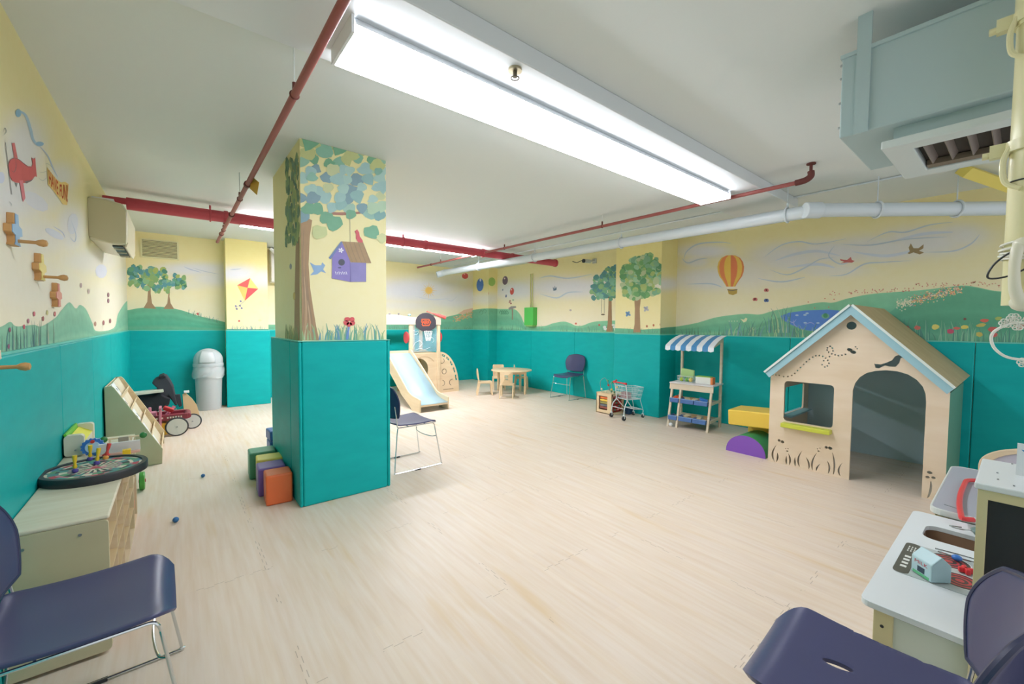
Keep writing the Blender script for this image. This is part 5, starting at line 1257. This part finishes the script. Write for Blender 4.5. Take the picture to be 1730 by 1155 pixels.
# ------------------------------------------------------------------ toy shopping cart
t = thing('toy_shopping_cart', 'toy wire shopping cart with a red handle beside the pier', 'shopping cart', (5.41, 3.80, 0)); t.rotation_euler = (0, 0, math.radians(-12))
CWIRE = mat('cart_wire', 'e2eaee', .3, .15)
rb = [(-.17, -.135, .50), (.20, -.10, .47), (.20, .10, .47), (-.17, .135, .50)]; lb = [(-.13, -.11, .30), (.16, -.08, .29), (.16, .08, .29), (-.13, .11, .30)]
mb = MB()
V = [Vector(p) for p in rb]; U = [Vector(p) for p in lb]
mb.tube(V, .0045, 6, closed=True); mb.tube(U, .004, 6, closed=True)
for s_, e_ in ((0, 1), (1, 2), (2, 3), (3, 0)):
    n = 13 if s_ % 2 == 0 else 8
    for k in range(n+1):
        q = k/n; mb.tube([V[s_].lerp(V[e_], q), U[s_].lerp(U[e_], q)], .0024, 4)
    for z in (.33, .66): mb.tube([V[s_].lerp(U[s_], z), V[e_].lerp(U[e_], z)], .0026, 5)
for k in range(9): mb.tube([U[0].lerp(U[3], k/8), U[1].lerp(U[2], k/8)], .0018, 4)
mb.build('wire_basket', CWIRE, t, smooth=True)
mb = MB()
for s in (-1, 1):
    mb.tube(smooth_path([(-.19, s*.12, .545), (-.17, s*.125, .48), (-.15, s*.12, .30), (-.20, s*.135, .22), (-.225, s*.14, .12), (-.225, s*.14, .06)]), .007, 8)
    mb.tube(smooth_path([(-.15, s*.12, .30), (-.08, s*.11, .22), (0, s*.10, .15), (.18, s*.10, .13), (.19, s*.10, .07)]), .006, 8)
    mb.tube([(.14, s*.085, .29), (.19, s*.1, .13)], .004, 6)
mb.tube([(0, -.1, .15), (0, .1, .15)], .005, 6); mb.tube([(.18, -.1, .13), (.18, .1, .13)], .005, 6); mb.tube([(-.21, -.137, .17), (-.21, .137, .17)], .005, 6)
for k in range(5): mb.tube([(0, -.08+.04*k, .15), (.18, -.08+.04*k, .13)], .002, 4)
mb.build('cart_frame', CWIRE, t, smooth=True)
MB().cyl((-.19, -.14, .55), (-.19, .14, .55), .010, 12).cyl((-.19, -.14, .55), (-.19, -.09, .55), .016, 12).cyl((-.19, .09, .55), (-.19, .14, .55), .016, 12).build('handle', mat('cart_red', 'dc3238', .35), t, smooth=True)
for x, y, r in ((-.225, -.14, .033), (-.225, .14, .033), (.19, -.1, .024), (.19, .1, .024)):
    w = MB().cyl((x, y-.011, r+.001), (x, y+.011, r+.001), r, 18).build('wheel', TIRE, t, smooth=True)
    MB().bb((x-.006, y-.018, r), (x+.006, y-.014, r*2+.015)).bb((x-.006, y+.014, r), (x+.006, y+.018, r*2+.015)).bb((x-.006, y-.018, r*2+.01), (x+.006, y+.018, r*2+.02)).build('caster_fork', CWIRE, t)
MB().bb((-.1, -.07, .31), (-.02, .07, .40)).build('child_seat_panel', mat('cart_rose', 'b88a90', .5, alpha=.7), t, bevel=.004)

# ------------------------------------------------------------------ market stall
t = thing('market_stall', 'birch toy market stall with a blue and white striped awning', 'toy stall', (5.47, 2.89, 0)); t.rotation_euler = (0, 0, math.radians(-83)); t.scale = (1.08, 1.13, 1)
# local: x to the right, y towards the wall, front at y = 0
MW = mat('stall_birch', 'e6d8c4', .45, noise=('dccbb2', 3.0, (1, 1, 8)))
Wd = .50
for x in (-.25, -.135, .245):
    MB().plate([(-.05, 0), (-.02, 0), (.105, .60), (.075, .60)], [], lambda a, b, q, x=x: Vector((x+q-.0, a, b)), .026).build('slanted_leg', MW, t, bevel=.003)
for x in (-.255, .25):
    MB().bb((x, .36, 0), (x+.028, .40, 1.28)).build('post', MW, t, bevel=.003)
MB().bb((-.27, .055, .60), (.285, .42, .618)).build('counter_top', mat('stall_top', 'e2dde0', .4), t, bevel=.004)
MB().box((.008, .068, .56), (.55, .014, .085), rot(-.12)).build('front_board', MW, t, bevel=.003)
for z, y0 in ((.37, .05), (.13, .01)):
    MB().bb((-.22, y0, z-.012), (.25, .38, z)).build('shelf', MW, t)
    MB().bb((.262, y0, z-.015), (.276, .38, z+.02)).build('side_rail', MW, t)
BT = mat('blue_tray', '5f86c8', .4, alpha=.85)
for z, y0 in ((.365, .035), (.125, -.01)):
    for x0, x1 in ((-.235, -.125), (-.10, .065), (.075, .235)):
        mb = MB(); mb.bb((x0, y0-.03, z-.025), (x1, y0-.025, z+.035)).bb((x0, y0-.03, z-.025), (x0+.004, y0+.16, z+.03)).bb((x1-.004, y0-.03, z-.025), (x1, y0+.16, z+.03)).bb((x0, y0-.03, z-.025), (x1, y0+.16, z-.02)); mb.build('tray', BT, t)
        MB().bb((x0-.004, y0-.036, z+.03), (x1+.004, y0-.026, z+.04)).build('tray_lip', mat('tray_lip_blue', '86a8dc', .4), t)
# awning: alternating stripes across the width
AWB, AWW = mat('awning_blue', '4f92c8', .7), mat('awning_white', 'eaeff6', .7)
prof = [(.40, 1.285), (.26, 1.262), (.10, 1.215), (-.04, 1.150), (-.055, 1.135), (-.058, 1.075)]
ns = 9
for k in range(ns):
    x0 = -.285 + .60*k/ns; x1 = -.285 + .60*(k+1)/ns
    if k == 0: pass
mb = MB(); mb.v = []
for k in range(ns):
    mb.cur = (k+1) % 2
    for i in range(len(prof)-1):
        x0 = -.285 + .60*k/ns; x1 = -.285 + .60*(k+1)/ns; (ya, za), (yb, zb) = prof[i], prof[i+1]
        if i == 4:
            b = len(mb.v); mb.v += [Vector((x0, ya, za)), Vector((x1, ya, za)), Vector((x1, yb, zb+.012)), Vector(((x0+x1)/2, yb-.002, zb)), Vector((x0, yb, zb+.012))]; mb.face([b, b+1, b+2, b+3, b+4])
        else:
            b = len(mb.v); mb.v += [Vector((x0, ya, za)), Vector((x1, ya, za)), Vector((x1, yb, zb)), Vector((x0, yb, zb))]; mb.face([b, b+1, b+2, b+3])
aw = mb.build('awning', [AWB, AWW], t, smooth=False, solid=.006)
for x in (-.25, .262): MB().plate([(.38, 1.20), (.40, 1.27), (.0, 1.145), (-.035, 1.12), (-.01, 1.11)], [], lambda a, b, q, x=x: Vector((x+q, a, b)), .015).build('awning_bracket', MW, t)
def on_stall(lx, ly, z):
    a = math.radians(-83); lx *= 1.08; ly *= 1.13; return (5.47 + lx*math.cos(a) - ly*math.sin(a), 2.89 + lx*math.sin(a) + ly*math.cos(a), z)
b = thing('wire_basket', 'wire basket holding green toy food on the stall counter', 'basket', on_stall(-.11, .22, .618), math.radians(-83))
mb = MB(); 
for z, s in ((.002, .9), (.04, .95), (.085, 1.0)): mb.tube([(-.11*s, -.07*s, z), (.11*s, -.07*s, z), (.11*s, .07*s, z), (-.11*s, .07*s, z)], .003, 6, closed=True)
for k in range(9): 
    x = -.11 + .22*k/8
    for y in (-.07, .07): mb.tube([(x*.9, y*.9, .002), (x, y, .085)], .002, 4)
for k in range(6):
    y = -.07+.14*k/5
    for x in (-.11, .11): mb.tube([(x*.9, y*.9, .002), (x, y, .085)], .002, 4)
mb.build('wire_frame', CWIRE, b, smooth=True); MB().bb((-.10, -.065, 0), (.10, .065, .004)).build('basket_floor', CWIRE, b)
o = MB().box((0, 0, 0), (.19, .035, .13), rot(.2, .12)).build('toy_bag', mat('pale_green_bag', 'b8dc96', .4), bevel=.014, smooth=True, seg=3); tag(o, 'pale green toy food packet standing in the wire basket', 'toy food'); o.location = on_stall(-.11, .25, .735); o.rotation_euler = (0, 0, math.radians(-83))
for k, (dx, c, l) in enumerate(((-.05, ('lime_toy', 'b4cc3c'), 'lime green toy fruit at the left in the wire basket'), (.02, ('leaf_toy', '6aa84a'), 'dark green toy fruit in the middle of the wire basket'), (.07, ('corn_toy', 'e6cf6a'), 'yellow toy fruit at the right in the wire basket'))):
    o = MB().ball((0, 0, 0), .03, 14).build('toy_fruit', mat(c[0], c[1], .45), smooth=True); tag(o, l, 'toy food'); o.location = on_stall(-.11+dx, .18, .655)
o = thing('toy_register', 'white toy box with green lid and orange end on the stall counter', 'toy', on_stall(.13, .20, .618), math.radians(-83))
MB().bb((-.11, -.05, 0), (.09, .05, .095)).build('box_body', mat('white_box', 'eef0ea', .5), o, bevel=.004)
MB().bb((-.11, -.052, .095), (.09, .052, .103)).build('box_lid', mat('green_lid', '9ccb5a', .5), o); MB().bb((.09, -.05, 0), (.12, .05, .095)).build('box_end', mat('orange_end', 'ee8a50', .5), o, bevel=.003)
o = MB().plate([(-.05, 0), (.05, 0), (.055, .03), (.0, .06), (-.04, .035)], [], lambda a, b, q: Vector((a, q, b)), .14).build('toy_pepper', mat('orange_red', 'e0582a', .45), bevel=.008); tag(o, 'orange toy piece in the upper left tray of the stall', 'toy food'); o.location = on_stall(-.18, .05, .372); o.rotation_euler = (0, 0, math.radians(-83))
o = MB().box((0, 0, 0), (.10, .09, .04), rot(0, .3)).build('toy_food_box', mat('blue_toy', '3a80d8', .4), bevel=.008); tag(o, 'bright blue toy piece in the upper right tray of the stall', 'toy food'); o.location = on_stall(.16, .09, .41); o.rotation_euler = (0, 0, math.radians(-60))
rn = random.Random(6)
for lvl, z, lab in (('upper', .385, 'slatted wooden toy piece on the upper shelf of the stall'), ('lower', .145, 'slatted wooden toy piece on the lower shelf of the stall')):
    for k in range(4):
        mb = MB(); 
        for j in range(4): mb.box((0, -.04+.025*j, .004*j), (.07, .012, .012))
        o = mb.build('toy_crate', mat('toy_tan' if k % 2 else 'toy_cream', 'cfae7c' if k % 2 else 'e4d4ac', .5)); tag(o, lab, 'toy food', lvl + ' shelf wooden toy pieces'); o.location = on_stall(-.06 + .075*k if lvl == 'lower' else -.06+.05*k, .13+.05*(k % 2), z); o.rotation_euler = (0, 0, rn.uniform(-1.8, -.8))
# ------------------------------------------------------------------ foam shapes beside the playhouse
t = thing('foam_arch', 'purple and green half round foam block beside the playhouse', 'foam block', (4.885, 1.905, 0)); FR_ = .205
half = [(-FR_, 0), (FR_, 0)] + [(FR_*math.cos(math.radians(9*i)), .015+.192*math.sin(math.radians(9*i))) for i in range(0, 21)]
MB().plate(half, [], lambda a, b, q: Vector((q, a, b)), .006).build('end_face', mat('violet_vinyl', '8a58c0', .4), t)
MB().plate([(a*.995, b*.995) for a, b in half], [], lambda a, b, q: Vector((.0061+q, a, b)), .40).build('foam_body', mat('kelly_green_vinyl', '3f9c64', .4), t, smooth=True)
YV = mat('warm_yellow_vinyl', 'f2cc54', .4)
foam(YV, (.30, .24, .27), (5.46, 1.93, .136), 'lower yellow foam block partly hidden behind the half round block', 'yellow foam blocks by the playhouse')
o = foam(YV, (.40, .44, .175), (5.20, 1.935, .375), 'long yellow foam block resting on top of the half round block', 'yellow foam blocks by the playhouse', .05, -.05)
# ------------------------------------------------------------------ playhouse
HX, HB = 4.84, 6.02
t = thing('playhouse', 'large birch playhouse with arched doorway and gabled roof', 'playhouse', (0, 0, 0))
PH = mat('playhouse_birch', 'ecd9c2', .45, noise=('e4ceb2', 2.2, (1, 1, 5)))
def H(px, py, x=None):
    p = onx(1280 + px/3.208, 500 + py/3.208, HX if x is None else x); return (p.y, p.z)
yl, yr = H(65, 600)[0], H(1043, 520)[0]
zl, zr = H(65, 425)[1], H(1043, 522)[1]
ap = H(507, 52)
door_pts = [H(*p) for p in ((513, 560), (515, 510), (528, 472), (553, 440), (590, 417), (640, 405), (700, 402), (760, 408), (815, 424), (862, 453), (895, 490), (910, 530), (913, 575))]
ydl, ydr = door_pts[0][0], door_pts[-1][0]
outer = [(yl, 0), (yl, zl), ap, (yr, zr), (yr, 0), (ydr, 0)] + door_pts[::-1] + [(ydl, 0)]
wl_, wr_ = H(142, 570)[0], H(411, 590)[0]; wt, wb = H(270, 470)[1], H(270, 695)[1]
holes = [rrect(abs(wl_-wr_), wt-wb, .035, 5, (wl_+wr_)/2, (wt+wb)/2)]
def hole(px, py, r, n=8, sx=1, rot_=0):
    c = H(px, py); holes.append(ell(c[0], c[1], r*sx, r, n, rot_))
hole(508, 160, .037, 20)
trail = [(83,426),(99,427),(117,429),(141,436),(164,436),(185,430),(201,419),(216,403),(232,387),(249,370),(264,356),(281,342),(298,331),(315,323),(334,322),(353,327),(369,336),(380,348),(387,364),(378,379),(364,384),(350,372),(358,350),(390,328),(402,313),(409,297),(405,282),(392,272),(378,280),(377,292),(385,303),(420,318),(438,322),(457,320),(476,316)]
for p in trail: hole(*p, .0075, 8)
for p, r, s, a in (((499, 291), .015, 1.5, .3), ((517, 303), .016, 1.5, .3)): c = H(*p); holes.append(ell(c[0], c[1], r*s, r, 10, a))
for p in ((531, 275), (540, 285)): hole(*p, .006, 6)
# bird
holes.append([H(*p) for p in ((632, 366), (668, 370), (700, 360), (728, 348), (745, 326), (765, 320), (790, 331), (775, 337), (768, 362), (748, 383), (715, 382), (690, 376), (655, 392), (638, 388))])
# flowers and grass along the bottom
def blade(x0, y0, x1, y1, cx_, w=5):
    a, b, c = (x0, y0), (cx_, (y0+y1)/2), (x1, y1)
    L_, R__ = [], []
    for i in range(7):
        q = i/6; x = (1-q)**2*a[0] + 2*q*(1-q)*b[0] + q*q*c[0]; y = (1-q)**2*a[1] + 2*q*(1-q)*b[1] + q*q*c[1]
        k = w*(math.sin(math.pi*(.12+.86*q)))
        L_.append(H(x-k, y)); R__.append(H(x+k, y))
    holes.append(L_ + R__[::-1])
for q in ((92, 897, 103, 806, 62), (102, 897, 106, 848, 112), (156, 910, 156, 866, 152), (172, 914, 165, 850, 182), (204, 920, 202, 874, 200), (227, 924, 240, 840, 205), (277, 936, 260, 870, 284), (297, 942, 320, 850, 284), (318, 946, 340, 908, 316), (382, 960, 376, 892, 398), (410, 966, 404, 846, 424), (448, 974, 460, 903, 424)):
    blade(*q)
for p, r, s in (((116, 782), .014, 1.0), ((134, 790), .016, 1.0), ((152, 826), .005, 1), ((165, 826), .005, 1), ((160, 840), .008, 1.3), ((325, 828), .005, 1), ((338, 824), .005, 1), ((330, 840), .007, 1.3), ((372, 820), .013, 1.0), ((392, 824), .016, 1.1), ((932, 956), .013, 1.3), ((921, 981), .011, 1.2), ((953, 984), .011, 1.2)):
    c = H(*p); holes.append(ell(c[0], c[1], r*s, r, 10))
c0 = [(940, 1000), (946, 1030), (943, 1060), (930, 1088), (918, 1094), (925, 1070), (932, 1040), (935, 1010)]
holes.append([H(*p) for p in c0])
MB().plate(outer, holes, lambda a, b, q: Vector((HX+q, a, b)), .018).build('front_wall', PH, t)
AQ = mat('aqua_paint', '9fc8d4', .45); GRP = mat('sage_green_panel', '5c8c76', .5)
# side walls; the one on the left has a window
MB().plate([(HX+.018, 0), (HB, 0), (HB, zl-.01), (HX+.018, zl-.01)], [rrect(.62, .30, .03, 4, (HX+HB)/2+.1, .60)], lambda a, b, q: Vector((a, yl-.004-q, b)), .016).build('side_wall', PH, t)
MB().bb((HX+.33, yl-.10, .43), (HB-.15, yl+.03, .447)).build('window_ledge', AQ, t, bevel=.004)
MB().bb((HX+.018, yr, 0), (HB, yr+.016, zr-.01)).build('side_wall', GRP, t)
MB().plate([(yl-.02, 0), (yl-.02, zl), ap, (yr+.016, zr), (yr+.016, 0)], [], lambda a, b, q: Vector((HB-q, a, b)), .016).build('back_wall', mat('steel_blue_panel', 'b4ced8', .5), t)
# yellow green sill box
s1 = H(140, 655); s2 = H(405, 690)
MB().bb((HX-.085, s2[0], wb-.055), (HX-.001, s1[0], wb-.012)).build('window_sill', mat('lime_yellow', 'cfd44a', .4), t, bevel=.005)
# roof plates
RX0, RX1 = 4.745, 6.09
RW = mat('roof_ply', 'b9a67e', .5, noise=('a8956c', 4.0, (2, 1, 1)))
def roof(ya, za, yb, zb, n=Vector((0, 0, 1))):
    d = Vector((0, yb-ya, zb-za)); L_ = d.length; d.normalize(); nn = Vector((0, -d.z, d.y)); nn = nn if nn.z > 0 else -nn
    def q(x, s, h): return Vector((x, ya, za)) + d*s + nn*h
    for (h0, h1, m_, nm, xa, xb) in ((.0, .007, AQ, 'roof_underside', RX0, RX1), (.007, .018, RW, 'roof_panel', RX0+.004, RX1), (.003, .021, mat('pale_edge', 'dfe8e4', .45), 'roof_edge', RX0-.004, RX0+.004)):
        mb = MB(); b = 0
        mb.v = [q(xa, 0, h0), q(xb, 0, h0), q(xb, L_, h0), q(xa, L_, h0), q(xa, 0, h1), q(xb, 0, h1), q(xb, L_, h1), q(xa, L_, h1)]
        for f_ in ((0, 3, 2, 1), (4, 5, 6, 7), (0, 1, 5, 4), (1, 2, 6, 5), (2, 3, 7, 6), (3, 0, 4, 7)): mb.face(f_)
        mb.build(nm, m_, t)
over = .055
sl = (ap[1]-zl)/(ap[0]-yl); sr = (ap[1]-zr)/(ap[0]-yr)
rA = H(505, 42, RX0); rL = H(40, 410, RX0); rR = H(1062, 496, RX0)
for q_ in (rL, rR):
    d_ = (Vector(q_) - Vector(rA)).normalized(); n_ = Vector((0, -1)) * .055 / max(.3, abs(d_.x))
    a_ = (rA[0], rA[1]-.02); MB().plate([a_, (q_[0], q_[1]-.014), (q_[0], q_[1]-.014) if False else (q_[0] - d_.x*.05, q_[1]-.014 - d_.y*.05 + n_.y), (a_[0], a_[1]+n_.y)], [], lambda a, b, q: Vector((RX0+.012+q, a, b)), .006).build('underside_strip', AQ, t)  # added front-facing strip, stands in for the blue roof underside catching light
roof(rA[0], rA[1]-.018, rL[0], rL[1]-.012)
roof(rA[0], rA[1]-.018, rR[0], rR[1]-.012)
mb = MB()
for i in range(7):
    for x in (4.95, 5.35, 5.8):
        q = (i+.6)/7.5; y = ap[0] + (yr-ap[0])*q; z = ap[1]+.021 + (zr-ap[1])*q + .006
        mb.box((x+.07*(i % 2), y, z+.002), (.035, .007, .004), rot(-.9, 0, .4))
mb.build('roof_slots', mat('slot_dark', '5f5440', .7), t)

# ------------------------------------------------------------------ toy kitchen
KW = mat('kitchen_white', 'dfe5e8', .35); KG = mat('kitchen_side', 'd3dcd2', .4); KB = mat('kitchen_birch', 'd8cda0', .45)
t = thing('play_kitchen', 'white and birch toy kitchen with a chalkboard side at right', 'toy kitchen', (1.79, 0, 0))
# counter top with sink cut-out ; local x along the counter
cl = 1.09
cout = rrect(cl, .60, .03, 5, cl/2, .02)
p1, p2, p3 = onz(1566, 890, .5), onz(1634, 924, .5), onz(1560, 902, .5)
sx0, sx1 = .60, .88
MB().plate(cout, [rrect(.18, .34, .045, 5, .84, .085)[::-1]], lambda a, b, q: Vector((a, b, .482+q)), .02).build('counter_top', KW, t, bevel=.004)
MB().bb((.74, -.10, .40), (.94, .262, .41)).build('sink_basin', mat('basin_brown', '6e5844', .6), t)
for a, b in (((.742, -.1, .40), (.748, .262, .482)), ((.932, -.1, .40), (.938, .262, .482)), ((.74, .257, .40), (.94, .263, .482))): MB().bb(a, b).build('sink_wall', mat('basin_side', '9a7c64', .5), t)
for x, y in ((.012, .235), (cl-.05, .235), (.012, -.30), (cl-.05, -.30)):
    MB().bb((x, y, 0), (x+.035, y+.05, .482)).build('post', KB, t, bevel=.003)
MB().cyl((.010, .262, .43), (.013, .262, .43), .005, 10).build('screw', BLACKP, t)
MB().bb((.022, -.25, .05), (.034, .235, .47)).build('end_panel', KG, t)
MB().bb((cl-.034, -.25, .05), (cl-.022, .235, .47)).build('end_panel', KG, t)
MB().bb((.047, .262, .05), (cl-.05, .272, .46)).build('door', KW, t, bevel=.003)
# hob with printed rings
hob = MB(); c = Vector((.21, .10)); hob.plate(rrect(.325, .34, .03, 5, .465, .115), [], lambda a, b, q: Vector((a, b, .502+q)), .002)
hob.build('hob_plate', mat('hob_grey', 'b9c2c2', .35), t)
MB().plate([(a, b) for a, b in rrect(.323, .045, .02, 5, .465, .262)], [], lambda a, b, q: Vector((a, b, .5041+q)), .0006).build('hob_panel', mat('hob_panel', '5a5a50', .5), t)
mb = MB()
for k in range(9): mb.bb((.53+.022*(k % 3), .250+.009*(k//3), .5048), (.544+.022*(k % 3), .254+.009*(k//3), .5052))
for k in range(4): mb.bb((.36+.034*k, .252, .5048), (.378+.034*k, .27, .5052))
mb.build('panel_marks', mat('mark_white', 'e2e4de', .5), t)
for cx_, cy_ in ((.555, .155), (.405, .115)):
    for r, m_ in ((.062, mat('ring_white', 'e4e4e0', .4)), (.059, mat('ring_dark', '4c4440', .4)), (.048, mat('ring_red', 'c04a4c', .4)), (.040, mat('ring_dark', '4c4440')), (.030, mat('ring_red', 'c04a4c')), (.022, mat('ring_dark', '4c4440')), (.012, mat('ring_red', 'c04a4c'))):
        zz = .5042 + (.062-r)*.01; MB().cyl((cx_, cy_, zz-.0004), (cx_, cy_, zz), r, 28).build('burner_ring', m_, t)
# tower with chalkboard side
MB().bb((-.02, -.62, .962), (.33, .075, .98)).build('tower_top', KW, t, bevel=.004)
MB().plate([(-.62, .02), (.068, .02), (.068, .962), (-.62, .962)], [[(-.60, .12), (.048, .12), (.048, .935), (-.60, .935)][::-1]], lambda a, b, q: Vector((-.015+q, a, b)), .03).build('chalkboard_frame', KB, t, bevel=.002)
MB().bb((.0, -.60, .12), (.006, .048, .935)).build('chalkboard', mat('chalkboard', '2a2c30', .55, bump=(200, .05)), t)
MB().cyl((-.018, .058, .66), (-.014, .058, .66), .005, 10).build('screw', BLACKP, t)
MB().bb((.30, -.62, .502), (.32, .068, .95)).build('tower_side', KW, t)
for (u, v) in ((1685, 798), (1686, 809), (1713, 820), (1710, 783)):
    p_ = onz(u, v, .981); MB().box((p_.x-1.79, p_.y, .9808), (.012, .004, .001)).build('screw_slot', mat('slot_grey', '8a9096', .5), t)
# things on the kitchen
t = thing('toy_milk_carton', 'small pale blue toy milk carton lying on the toy hob', 'toy food', (2.14, .185, .506)); t.rotation_euler = (0, 0, math.radians(48)); t.scale = (1.15, 1.15, 1.25)
MB().plate([(-.03, 0), (.03, 0), (.03, .05), (.0, .075), (-.03, .05)], [], lambda a, b, q: Vector((q-.035, a, b)), .07).build('carton_body', mat('pale_blue_carton', 'b9d6de', .4), t, bevel=.003)
mb = MB(); add_text(mb, 'MILK', lambda a, b: Vector((.022-.044*a, .0306, .034+.010*b))); mb.build('carton_lettering', mat('carton_red', 'c8505c', .5), t)
MB().box((.0, .0304, .02), (.024, .0006, .016)).build('cow_patch', mat('cow_dark', '3c4c5c', .5), t); MB().box((0, .0304, .006), (.055, .0006, .008)).build('grass_patch', mat('grass_print', '6abf8c', .5), t)
t = thing('toy_tongs', 'clear wire toy utensil lying behind the milk carton', 'toy utensil', (2.39, .10, .506))
MB().tube(smooth_path([(.03, .10, .004), (.035, .03, .006), (.03, -.05, .008), (.02, -.08, .008), (.0, -.05, .008), (.0, .03, .006), (.01, .09, .004)]), .003, 6).build('wire_loop', CHROME, t, smooth=True)
p_ = Vector((2.37, .135, .506)); tag(MB().ball((0, 0, .012), .016, 12, .7).build('toy_puck', BLUEP, smooth=True), 'small bright blue puck on the toy hob', 'toy').location = p_
t = thing('toy_tap', 'red cross shaped tap knob beside the toy hob', 'toy', (2.28, .105, .506)); t.rotation_euler = (0, 0, .4); t.scale = (.75, .75, 1)
MB().bb((-.028, -.009, 0), (.028, .009, .02)).bb((-.009, -.028, 0), (.009, .028, .02)).build('cross_knob', mat('bright_red', 'e23c40', .35), t, bevel=.004)
t = thing('toy_pan', 'grey green toy pan hanging over the toy sink', 'toy pan', (2.70, .105, .505)); 
MB().lathe([(.04, .0), (.055, .02), (.06, .03), (.056, .03), (.05, .02), (.036, .005)], (.02, -.045, 0), 24).build('pan_bowl', mat('sage_enamel', '7f9f98', .3), t, smooth=True)
MB().tube(smooth_path([(.0, .0, .028), (-.03, .05, .03), (-.02, .075, .03), (.0, .04, .03)]), .003, 6).build('wire_handle', CHROME, t, smooth=True)
t = thing('picture_card', 'white card with a blue mountain drawing standing on the kitchen tower', 'card', (1.96, 0, .98))
a_, b_ = onx(1717, 783, 1.96), onx(1717, 748, 1.96)
MB().bb((0, -.30, .0), (.006, a_.y, b_.z-.98)).build('card_panel', mat('card_white', 'e6ebf0', .5), t)
mb = MB(); y0 = a_.y; hh = b_.z-.98
mb.plate([(y0-.008, hh-.018), (y0-.05, hh-.022), (y0-.09, hh-.07), (y0-.05, hh-.06), (y0-.03, hh-.04)], [], lambda a, b, q: Vector((-.001+q, a, b)), .001); mb.build('mountain_print', mat('print_blue', '3a86c4', .5), t)
mb = MB(); mb.plate([(y0-.045, hh-.022), (y0-.07, hh-.022), (y0-.09, hh-.04)], [], lambda a, b, q: Vector((-.0015+q, a, b)), .0005); mb.build('mountain_cap', mat('print_pink', 'e6b8b0', .5), t)
# grey activity table behind the kitchen, with a red pull handle
t = thing('grey_activity_table', 'grey topped low toy unit behind the kitchen', 'table', (2.90, 0, 0))
MB().plate(rrect(.992, .652, .046, 6, .5, -.065), [], lambda a, b, q: Vector((a, b, .515+q)), .015).build('table_top', mat('lavender_grey', 'a9acb8', .4), t, bevel=.003)
MB().plate(rrect(1.008, .668, .055, 6, .5, -.065), [rrect(.99, .65, .045, 6, .5, -.065)[::-1]], lambda a, b, q: Vector((a, b, .50+q)), .032).build('rim', mat('pale_rim_grey', 'd6dad6', .4), t, bevel=.004)
for x in (.03, .92):
    for y in (-.36, .20): MB().bb((x, y, 0), (x+.05, y+.05, .49)).build('leg', KB, t, bevel=.003)
MB().bb((.05, -.36, .25), (.95, .25, .49)).build('cabinet_body', mat('pale_body', 'cfd3d0', .5), t)
MB().box((.09, .2, .531), (.05, .006, .002), rot(0, 0, 1.2)).build('hinge', STEEL, t)
pts = [onz(u, v, .55) for u, v in ((1650, 810), (1634, 810), (1630, 815), (1623, 832), (1621, 850), (1624, 868), (1627, 874), (1645, 876))]
hd = MB().tube(smooth_path([(p.x-2.90, p.y, .545) for p in pts], 4), .011, 8).build('handle', mat('bright_red', 'e23c40'), t, smooth=True); hd['label'] = 'bright red handle'
# rounded wooden panel further back
t = thing('arched_panel', 'wooden arched panel with pale lilac centre beyond the kitchen tower', 'toy cradle', (4.25, -.12, 0))
P_ = onx(1657, 775, 4.25); Q_ = onx(1700, 752, 4.25)
r_ = P_.y + .12 + .01
arch = [(-r_, 0), (r_, 0)] + [(r_*math.cos(math.radians(9*i)), Q_.z-.16 + .16*math.sin(math.radians(9*i))) for i in range(21)]
inn = [(a*.86, (b-.3)*.95+.29 if b > 0 else .1) for a, b in arch]
MB().plate(arch, [inn[::-1]], lambda a, b, q: Vector((q, a, b)), .03).build('frame', mat('warm_birch', 'e2cdae', .45), t, bevel=.003)
MB().plate(inn, [], lambda a, b, q: Vector((.01+q, a, b)), .01).build('centre_panel', mat('lilac_panel', 'c9c6d6', .5), t)
